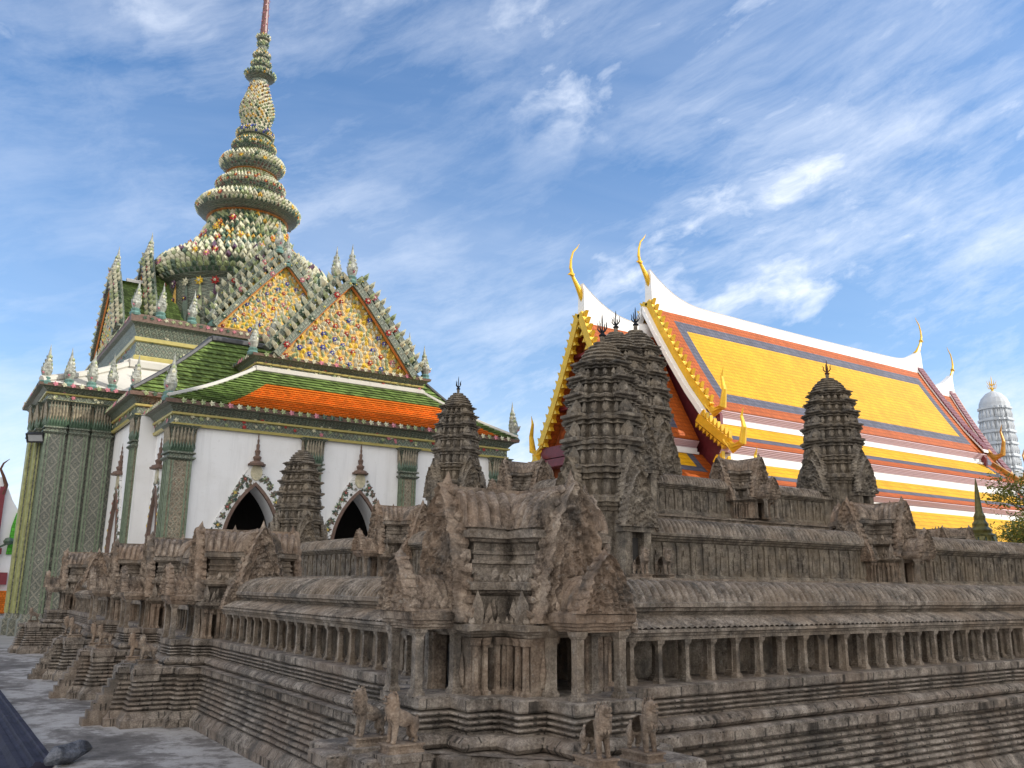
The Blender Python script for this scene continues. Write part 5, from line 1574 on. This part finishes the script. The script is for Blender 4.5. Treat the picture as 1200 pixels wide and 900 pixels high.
# ==================================================================== YELLOW ROOFED HALL
th = empty('yellow_roofed_hall', (44, 34, 0), 'long hall with tiered yellow, orange and slate roofs and gilded gable finials', 'temple hall')
TY = 34.0
tb = MB(); OFF = Vector((-44, -34, 0))
RT = [M['t_orange'], M['t_grey'], M['t_yellow'], M['whitetrim'], M['pinkband'], M['maroon']]


def curve_pts(prof, n=10):
    out_ = []
    for (d0, z0), (d1, z1) in zip(prof, prof[1:]):
        pass
    return prof


def roof_slope(x0, x1, prof, side, ub, vb, lmarg=True, rmarg=True, name='roof'):
    """prof [(d, z)] down the slope; ub = borders in x (orange, grey); vb = fractions (o, g, y, g, o)"""
    r = MB()
    def P(x, t):
        k = t * (len(prof) - 1); i = min(int(k), len(prof) - 2); f = k - i
        d = prof[i][0] + (prof[i + 1][0] - prof[i][0]) * f; z_ = prof[i][1] + (prof[i + 1][1] - prof[i][1]) * f
        return (x - 44, side * d, z_)
    us = [x0]
    if lmarg: us += [x0 + ub[0], x0 + ub[0] + ub[1]]
    if rmarg: us += [x1 - ub[0] - ub[1], x1 - ub[0]]
    us += [x1]
    vs_ = [0]
    for f in vb: vs_.append(vs_[-1] + f)
    lay = [0, 1, 2, 1, 0] if len(vb) == 5 else [2, 1, 0]
    for a in range(len(us) - 1):
        cu = 9
        if lmarg: cu = min(cu, a)
        if rmarg: cu = min(cu, len(us) - 2 - a)
        for b in range(len(vb)):
            base = lay[b]; m_ = min(base, cu)
            if base == 2 and cu < 2: m_ = cu
            n = max(1, int(vb[b] * 16))
            for q in range(n):
                t0 = vs_[b] + vb[b] * q / n; t1 = vs_[b] + vb[b] * (q + 1) / n
                r.add([P(us[a], t0), P(us[a + 1], t0), P(us[a + 1], t1), P(us[a], t1)], [(0, 1, 2, 3)], m_)
    return r.build(name, RT, th, fix=False)


def fascia(x0, x1, d, z0, z1, side, name='eave_fascia'):
    """stacked eave boards (white / pink / maroon lines) and the white plaster upstand below them"""
    f = MB(); h = (z0 - z1)
    n = 5
    for k in range(n):
        a = z0 - h * k / n; b2 = z0 - h * (k + 1) / n
        dd = d - .05 * k
        y0, y1 = sorted((side * dd, side * (dd - .5)))
        f.box(x0 - 44, x1 - 44, y0, y1, b2 + h * .05, a, 4)
        y0, y1 = sorted((side * (dd - .03), side * (dd - .5)))
        f.box(x0 - 44, x1 - 44, y0, y1, b2, b2 + h * .05, 5 if k == 4 else 4)
    return f.build(name, RT, th)


def upstand(x0, x1, d, z0, z1, side):
    f = MB(); y0, y1 = sorted((side * d, side * (d - .6)))
    f.box(x0 - 44, x1 - 44, y0, y1, z1, z0, 0)
    y0, y1 = sorted((side * (d + .12), side * (d - .6)))
    f.box(x0 - 44, x1 - 44, y0, y1, z1 - .02, z1 + .10, 0)
    return f.build('plaster_upstand', [M['whitetrim']], th)


def tiers(x0, x1, k, zo, side, n=4, marg=True, ext=(0, 0.6, 1.2, 1.8)):
    """main slope and the lower tiers; k scales the depth, zo lifts"""
    main = [(.15 * k, 16.75 + zo), (1.0 * k, 15.25 + zo), (2.0 * k, 13.6 + zo), (3.1 * k, 11.9 + zo), (4.2 * k, 10.3 + zo)]
    roof_slope(x0, x1, main, side, (1.15, .62), (.135, .10, .595, .082, .088))
    T = [((4.05, 9.62), (5.85, 8.22)), ((5.70, 7.42), (7.05, 6.30)), ((6.9, 5.70), (10.2, 2.9))]
    fz = [(10.3, 9.92), (8.22, 7.83), (6.30, 6.0)]
    for i in range(n - 1):
        e = ext[i + 1]
        fascia(x0 - 0.0 - ext[i], x1 + ext[i], (4.2, 5.85, 7.05)[i] * k, fz[i][0] + zo - .03, fz[i][1] + zo, side)
        upstand(x0 - ext[i] * .6, x1 + ext[i] * .6, (4.0, 5.62, 6.8)[i] * k, fz[i][1] + zo, T[i][0][1] + zo, side)
        (d0, z0), (d1, z1) = T[i]
        pr = [(d0 * k, z0 + zo), ((d0 + d1) / 2 * k, (z0 + z1) / 2 - .06 + zo), (d1 * k, z1 + zo)]
        roof_slope(x0 - e, x1 + e, pr, side, (.7, .45), (.50, .22, .28) if i < 2 else (.80, .1, .1))


for side in (-1, 1):
    tiers(31.83, 57.5, 1.0, 0.0, side)
    tiers(27.07, 31.75, .80, -1.55, side, ext=(0, .3, .6, .9))
    tiers(57.6, 61.3, .86, -1.15, side, ext=(0, .3, .6, .9))
# white ridge with swept-up ends
def ridge(x0, x1, z_, up0, up1):
    r = MB(); n = 44; prev = None
    vs = []
    for i in range(n + 1):
        t = i / n; x = x0 + (x1 - x0) * t
        zz = z_ + up0 * max(0, 1 - (x - x0) / 4.2) ** 2.3 + up1 * max(0, 1 - (x1 - x) / 3.6) ** 2.3 - .12 * sin(pi * t)
        for (y, dz_) in ((-.30, -.62), (-.24, -.1), (-.17, .18), (-.20, .24), (.20, .24), (.17, .18), (.24, -.1), (.30, -.62)):
            lo_ = z_ - .62
            vs.append((x - 44, y, (lo_ if dz_ == -.62 else zz + dz_)))
    fs = []
    for i in range(n):
        for j in range(7): fs.append((i * 8 + j, i * 8 + j + 1, (i + 1) * 8 + j + 1, (i + 1) * 8 + j))
    fs.append(tuple(range(8))); fs.append(tuple(n * 8 + j for j in range(8)))
    r.add(vs, fs); return r.build('ridge', M['whitetrim'], th)
ridge(31.7, 57.6, 17.05, 1.5, 1.0); ridge(26.95, 31.9, 15.35, 1.4, 0); ridge(57.4, 61.45, 15.75, 0, 1.0)


def chofa(x, z_, d, h, name='chofa'):
    """slender swan-neck gable finial; d = -1 faces west"""
    m = MB(); Z = Vector((0, 0, 1)); X = Vector((d, 0, 0)); b = Vector((x - 44, 0, z_))
    pts = [b - X * .25, b + X * .02 + Z * .10 * h, b + X * .10 * h + Z * .24 * h, b + X * .20 * h + Z * .40 * h, b + X * .245 * h + Z * .55 * h, b + X * .235 * h + Z * .70 * h, b + X * .19 * h + Z * .85 * h, b + X * .10 * h + Z * .95 * h, b + X * .045 * h + Z * 1.04 * h]
    m.tube(pts, [.30, .22, .14, .095, .09, .065, .05, .032, .006], 8, 0, flat=.7)
    q = b + X * .26 * h + Z * .44 * h
    m.tube([b + X * .19 * h + Z * .42 * h, q, q + X * .05 * h - Z * .03 * h], [.14, .08, .01], 6)
    return m.build(name, M['gold'], th)


def rake(x, prof, side, teeth=True, mat='gold', name='bargeboard', d=-1, thick=.30, hook=1.35, w=.38):
    """gilded bargeboard with flame teeth down the gable edge and a naga hook at its foot"""
    m = MB()
    pts = []
    for (d0, z0), (d1, z1) in zip(prof, prof[1:]):
        for k in range(4): t = k / 4; pts.append((d0 + (d1 - d0) * t, z0 + (z1 - z0) * t))
    pts.append(prof[-1])
    x0, x1 = (x - 44 - thick * (1 if d < 0 else 0), x - 44 + thick * (0 if d < 0 else 1))
    for (a, za), (b, zb) in zip(pts, pts[1:]):
        dv = Vector((b - a, zb - za)).normalized(); nn = Vector((-dv.y, dv.x))
        if nn.y < 0: nn = -nn
        Q = [(a - nn.x * w * .6, za - nn.y * w * .6), (b - nn.x * w * .6, zb - nn.y * w * .6), (b + nn.x * w * .45, zb + nn.y * w * .45), (a + nn.x * w * .45, za + nn.y * w * .45)]
        vs = [(x0, side * u, v) for u, v in Q] + [(x1, side * u, v) for u, v in Q]
        m.add(vs, [(0, 1, 2, 3), (4, 7, 6, 5), (0, 4, 5, 1), (1, 5, 6, 2), (2, 6, 7, 3), (3, 7, 4, 0)])
    for (a, za), (b, zb) in zip(pts, pts[1:]):
        dv = Vector((b - a, zb - za)); L = dv.length; dv.normalize(); nn = Vector((-dv.y, dv.x))
        if nn.y < 0: nn = -nn
        ks = max(1, int(L / .27))
        for k in range(ks):
            u = a + dv.x * L * (k + .5) / ks; v = za + dv.y * L * (k + .5) / ks
            if not teeth: continue
            base = Vector((u, v)) + nn * .2
            T = [base - dv * .11, base + dv * .12, base + nn * .27 - dv * .08]
            vs = [(x0 + .05, side * q.x, q.y) for q in T] + [(x1 - .05, side * q.x, q.y) for q in T]
            m.add(vs, [(0, 1, 2), (3, 5, 4), (0, 3, 4, 1), (1, 4, 5, 2), (2, 5, 3, 0)])
            # dangling lower scroll
            base = Vector((u, v)) - nn * .28
            T = [base - dv * .12, base + dv * .12, base - nn * .22 + dv * .02]
            vs = [(x0 + .03, side * q.x, q.y) for q in T] + [(x1 - .03, side * q.x, q.y) for q in T]
            m.add(vs, [(0, 1, 2), (3, 5, 4), (0, 3, 4, 1), (1, 4, 5, 2), (2, 5, 3, 0)])
    e = prof[-1]; X0 = (x0 + x1) / 2
    hp = [(X0, side * (e[0] - .25), e[1] + .1), (X0, side * (e[0] + .25), e[1] - .35), (X0, side * (e[0] + .8), e[1] - .15), (X0, side * (e[0] + .95), e[1] + .5 * hook), (X0, side * (e[0] + .82), e[1] + 1.0 * hook), (X0, side * (e[0] + .95), e[1] + 1.35 * hook)]
    m.tube(hp, [.20, .25, .22, .14, .085, .01], 8, flat=.7)
    return m.build(name, M[mat], th)


def prof_main(k, zo): return [(.1, 16.9 + zo), (1.0 * k, 15.3 + zo), (2.0 * k, 13.65 + zo), (3.1 * k, 11.95 + zo), (4.3 * k, 10.35 + zo)]
def prof_t(i, k, zo): return [[(4.1 * k, 9.75 + zo), (5.95 * k, 8.3 + zo)], [(5.7 * k, 7.5 + zo), (7.15 * k, 6.35 + zo)]][i]
for side in (-1, 1):
    rake(31.8, prof_main(1, 0), side); rake(31.8 - .6, prof_t(0, 1, 0), side, hook=1.1); rake(31.8 - 1.2, prof_t(1, 1, 0), side, hook=1.0)
    rake(27.05, prof_main(.8, -1.55), side); rake(26.75, prof_t(0, .8, -1.55), side, hook=1.1); rake(26.45, prof_t(1, .8, -1.55), side, hook=1.0)
    rake(57.5, prof_main(1, 0), side, mat='gold_dk', d=1, teeth=False, w=.22); rake(58.1, prof_t(0, 1, 0), side, mat='gold_dk', d=1, hook=1.0, teeth=False, w=.22)
    rake(61.3, prof_main(.86, -1.15), side, mat='gold_dk', d=1, teeth=False, w=.22)
    # white and maroon verge strips on the east ends
    for (x, k, zo) in ((57.3, 1, 0), (61.1, .86, -1.15)):
        m = MB(); pr = prof_main(k, zo); prev = None
        for (a, za), (b, zb) in zip(pr, pr[1:]):
            n = 7
            for q in range(n):
                t0, t1 = q / n, (q + .62) / n
                A = (a + (b - a) * t0, za + (zb - za) * t0 + .10); B = (a + (b - a) * t1, za + (zb - za) * t1 + .10)
                vs = []
                for (u, v) in (A, B):
                    for dz_ in (0, .24):
                        for xx in (x - 44 - .34, x - 44 + .34): vs.append((xx, side * u, v + dz_))
                m.add(vs, [(0, 1, 3, 2), (4, 6, 7, 5), (0, 4, 5, 1), (2, 3, 7, 6), (0, 2, 6, 4), (1, 5, 7, 3)], q % 2 * 0)
            vs = [(x - 44 - .40, side * a, za + .02), (x - 44 - .40, side * b, zb + .02), (x - 44 + .40, side * b, zb + .02), (x - 44 + .40, side * a, za + .02)]
            vs2 = [(v[0], v[1], v[2] + .12) for v in vs]
            m.add(vs + vs2, [(0, 1, 2, 3), (4, 7, 6, 5), (0, 4, 5, 1), (1, 5, 6, 2), (2, 6, 7, 3), (3, 7, 4, 0)], 1)
        m.build('verge', [M['maroon'], M['whitetrim']], th)
        # white verge of the main west gable, inner side
    m = MB(); pr = prof_main(1, 0)
    for (a, za), (b, zb) in zip(pr, pr[1:]):
        vs = [(31.15 - 44, side * (a - .05), za - .75), (31.15 - 44, side * (b - .05), zb - .75), (31.5 - 44, side * (b - .05), zb - .75), (31.5 - 44, side * (a - .05), za - .75)]
        vs2 = [(v[0], v[1], v[2] + .42) for v in vs]
        m.add(vs + vs2, [(0, 1, 2, 3), (4, 7, 6, 5), (0, 4, 5, 1), (1, 5, 6, 2), (2, 6, 7, 3), (3, 7, 4, 0)])
    m.build('verge', [M['whitetrim']], th)
chofa(31.75, 17.9, -1, 2.9); chofa(27.0, 16.1, -1, 3.0); chofa(57.6, 17.9, 1, 2.8); chofa(61.4, 16.3, 1, 2.8)
# gable walls and body
def gable_wall(x, k, zo, mat, dep):
    m = MB(); pr = prof_main(k, zo)
    poly = [(u, v - .35) for u, v in pr] + [(4.3 * k, 6.0), (-4.3 * k, 6.0)] + [(-u, v - .35) for u, v in pr[::-1]]
    m.plate(poly, lambda u, v, w: (x - 44 + dep - w, u, v), .2)
    return m.build('gable_wall', M[mat], th)
gable_wall(27.6, .8, -1.55, 'red_gable', .2); gable_wall(32.3, 1, 0, 'maroon', .2); gable_wall(57.0, 1, 0, 'maroon', .2); gable_wall(60.8, .86, -1.15, 'maroon', .2)
m = MB()
for z_ in (10.6, 11.9, 13.2): m.box(27.2 - 44, 27.6 - 44, -3.2 + (z_ - 10.2) * .52, 3.2 - (z_ - 10.2) * .52, z_, z_ + .16)
m.box(26.9 - 44, 27.6 - 44, -3.5, 3.5, 8.1, 8.7); m.box(26.7 - 44, 27.5 - 44, -4.3, 4.3, 7.6, 8.0)
m.build('gable_rail', M['maroon'], th)
m = MB(); m.box(29 - 44, 60 - 44, -5.2, 5.2, -.16, 6.2); m.build('wall', M['white'], th)
for k in range(10):
    for y in (-6.9, 6.9):
        m = MB(); m.stack(rect(28 + k * 3.5 - 44 - .3, 28 + k * 3.5 - 44 + .3, y - .3, y + .3), [(-.16, 0), (4.2, .04), (4.4, -.1), (4.6, -.1)]); m.build('pillar', M['white'], th)

# ==================================================================== DISTANT THINGS
# white prang, upper right
wp = empty('white_tower', (87.2, 44, 0), 'pale grey white corn-cob tower with gilded finial behind the yellow roof end', 'tower')
mb = MB(); pr_ = []
H0, H1 = 11.0, 19.4
z = H0
for k in range(7):
    t = k / 7; w = 1.72 * (1 - .22 * t ** 1.5); h = (H1 - H0) / 7
    mb.stack(redent(w), [(z, .12), (z + h * .72, .14), (z + h * .74, -.02), (z + h * .9, -.02), (z + h * .93, .10), (z + h, .12), (z + h, .5)])
    for (x, y, nx, ny) in along(redent(w * .98), .42): leaf(mb, x, y, z, nx, ny, .36, h * .7, .12)
    z += h
mb.lathe([(1.42, 19.3), (1.38, 19.7), (1.15, 20.25), (.7, 20.75), (.2, 21.0)], 20, scal=(20, .05))
mb.stack(redent(2.0), [(0, -.4), (H0, -.1), (H0, .5)])
mb.build('tower_body', plain('pale_stone', (.52, .55, .58), .7, var=.12, scale=1.5), wp)
mb = MB(); mb.lathe([(.16, 20.9), (.07, 21.4), (.04, 22.3), (0.01, 22.6)], 8)
for k in range(6):
    c, s_ = cos(k * pi / 3), sin(k * pi / 3)
    for zz in (21.2, 21.6):
        mb.tube([(0, 0, zz), (c * .3, s_ * .3, zz + .1), (c * .45, s_ * .45, zz + .5)], [.04, .04, .015], 5)
mb.build('finial', M['gold'], wp)

# slim green and gold spire
cs = empty('green_spire', (31.75, 17.0, -.75), 'slim dark green and gold pointed spire against the lowest yellow roof', 'spire')
mb = MB(); mb.lathe([(1.3, 0), (1.2, 2.2), (.95, 2.3), (.95, 2.9), (.72, 3.1)], 4, cap=True)
mb.build('base', M['mosaic_dark'], cs)
mb = MB(); mb.lathe([(.74, 3.1), (.66, 3.45), (.52, 3.9), (.40, 4.25)], 12, scal=(12, .08)); mb.build('bell', plain('dark_green_mosaic', (.02, .06, .05), .3, var=.4), cs)
mb = MB(); mb.lathe([(.46, 4.2), (.48, 4.28), (.34, 4.36), (.38, 4.46), (.26, 4.58), (.27, 4.68), (.19, 4.8), (.20, 4.95), (.13, 5.1), (.10, 5.5), (.06, 6.0), (.01, 6.35)], 12)
for k in range(12):
    an = 2 * pi * k / 12; leaf(mb, .74 * cos(an), .74 * sin(an), 3.02, cos(an), sin(an), .3, .42, .06)
    leaf(mb, .46 * cos(an), .46 * sin(an), 4.22, cos(an), sin(an), .22, -.75, .05)
mb.build('spire_top', plain('dull_gilt_green', (.13, .12, .035), .4, .3, var=.5, scale=6), cs)

# tree at the right edge
def tree(loc, label, cr, hz, seed, ncl, lsz, mats):
    rnd = random.Random(seed); t = empty('tree', loc, label, 'tree')
    tr = MB()
    tr.tube([(0, 0, 0), (.05, .03, hz * .3), (-.04, .05, hz * .55), (.05, 0, hz * .75)], [.16, .13, .11, .08], 9)
    tips = []
    for k in range(16):
        an = k * 2.4; el = rnd.uniform(.1, 1.2)
        s0 = Vector((0, 0, hz * rnd.uniform(.45, .75)))
        e = Vector((0, 0, hz)) + Vector((cos(an) * cos(el) * cr[0], sin(an) * cos(el) * cr[0], (sin(el) - .45) * cr[1])) * rnd.uniform(.55, .95)
        mid = s0.lerp(e, .5) + Vector((rnd.uniform(-.2, .2), rnd.uniform(-.2, .2), .15))
        tr.tube([s0, mid, e], [.05, .03, .01], 6); tips += [e, s0.lerp(e, .7), mid]
        for q in range(3):
            e2 = e + Vector((rnd.uniform(-.5, .5), rnd.uniform(-.5, .5), rnd.uniform(-.3, .5)))
            tr.tube([mid.lerp(e, .5), e2], [.016, .006], 5); tips.append(e2)
    tr.build('trunk', M['bark'], t)
    cw = MB()
    for c in tips:
        for q in range(ncl):
            p = c + Vector((rnd.gauss(0, .34), rnd.gauss(0, .34), rnd.gauss(0, .26)))
            a = Vector((rnd.uniform(-1, 1), rnd.uniform(-1, 1), rnd.uniform(-.6, .5))).normalized(); b = a.cross(Vector((rnd.uniform(-1, 1), rnd.uniform(-1, 1), 1))).normalized()
            L = lsz * rnd.uniform(.7, 1.3); w = L * .42; n_ = a.cross(b)
            cw.add([p, p + a * L * .5 + b * w * .5 + n_ * .02, p + a * L, p + a * L * .5 - b * w * .5 + n_ * .02], [(0, 1, 2, 3)], 1 if rnd.random() < mats else 0)
    cw.build('crown', [M['leaf'], M['leaf_y']], t, fix=False)
    return t
tree((45.2, 20.2, -.1), 'leafy tree with yellow green young leaves at the right edge', (3.1, 2.6), 6.2, 4, 60, .20, .45)
tree((41.6, 19.7, -.1), 'low bushy young tree beneath the larger tree at right', (2.0, 1.1), 4.0, 9, 60, .17, .8)

# far temple at the extreme left
fb = empty('far_temple', (0, 52, -.16), 'distant temple gable with white bargeboard and green roof at the left edge', 'temple')
mb = MB()
poly = [(-9, 2.2), (4.4, 2.2), (4.1, 4.2), (4.0, 5.0), (3.75, 5.5), (3.45, 6.1), (3.25, 6.9), (2.2, 9.4), (-2.5, 10.5), (-9, 8)]
mb.plate([(-9, 0), (4.6, 0), (4.6, 2.4), (4.2, 4.0), (4.05, 5.2), (3.7, 5.75), (3.45, 6.3), (3.2, 6.9), (-9, 6.9)], lambda u, v, w: (u, .4 - w, v), .4)
mb.build('gable_wall', M['whitetrim'], fb)
mb = MB(); mb.plate([(3.72, 3.0), (4.7, 3.0), (4.5, 5.0), (4.2, 5.35), (3.95, 5.1), (3.8, 4.4)], lambda u, v, w: (u, -.02 - w, v), .1); mb.build('green_roof', tilemat('bright_green_tile', (.10, .42, .04), .2, .2), fb)
mb = MB()
mb.box(3.05, 3.3, -.3, -.05, 0, 6.4); mb.box(-3, 3.5, -.32, -.05, 3.0, 3.3); mb.box(-3, 3.9, -.35, -.05, 1.5, 2.1)
for x in (2.2, 1.2, 0.2): mb.box(x, x + .12, -.3, -.05, 0, 6.4)
mb.build('frame', plain('red_lacquer', (.20, .025, .035), .5), fb)
mb = MB(); mb.box(-3, 4.4, -.5, -.2, .1, 1.2); mb.build('railing', M['w_orange'], fb)
mb = MB(); mb.tube([(3.2, -.2, 6.0), (3.3, -.2, 6.5), (3.12, -.2, 6.95), (2.95, -.2, 7.3), (3.05, -.2, 7.6), (3.3, -.2, 7.85)], [.12, .10, .075, .06, .045, .01], 8); mb.build('chofa', M['rust'], fb)
mb = MB(); mb.lathe([(.02, 0), (.22, .08), (.26, .2), (.18, .34), (.02, .4)], 12, (3.75, -.5, 3.45)); mb.tube([(3.3, -.4, 3.3), (3.7, -.5, 3.55)], [.05, .05], 6); mb.build('lamp', M['p_dkgreen'], fb)

# unseen hall added right of the photographer, sized so its shade covers the model
md = empty('shade_hall', (36, -8, -.16), 'tall square columned hall with stepped roof right of the model, unseen, added to throw the shade', 'temple hall')
mb = MB(); mb.stack(rect(-9, 9, -17, 15), [(0, -1), (1.2, -1), (1.3, -.6), (2.4, -.6), (2.5, -.1), (3.2, -.1), (3.2, 1.6)]); mb.build('base', M['white'], md)
mb = MB(); mb.box(-7, 7, -15, 13, 3.2, 21); mb.build('wall', M['goldbed'], md)
mb = MB()
for k in range(8):
    for x in (-8.2, 8.2): mb.stack(rect(x - .45, x + .45, -16 + k * 4.25 - .45, -16 + k * 4.25 + .45), [(3.2, -.1), (3.8, 0), (20, .06), (20.3, -.1), (21, -.2)])
mb.build('column', M['mosaic'], md)
mb = MB(); mb.stack(rect(-9, 9, -17, 15), [(21, 0), (21, -.5), (22.7, -.5), (22.7, -.2), (24, 1.5), (24.2, 1.5), (24.2, 1.2), (24.6, 1.2), (25.9, 2.8), (26.2, 2.8), (26.6, 2.5), (28, 5), (28.6, 7.0), (29.5, 8.2)]); mb.build('roof', M['t_grey'], md)
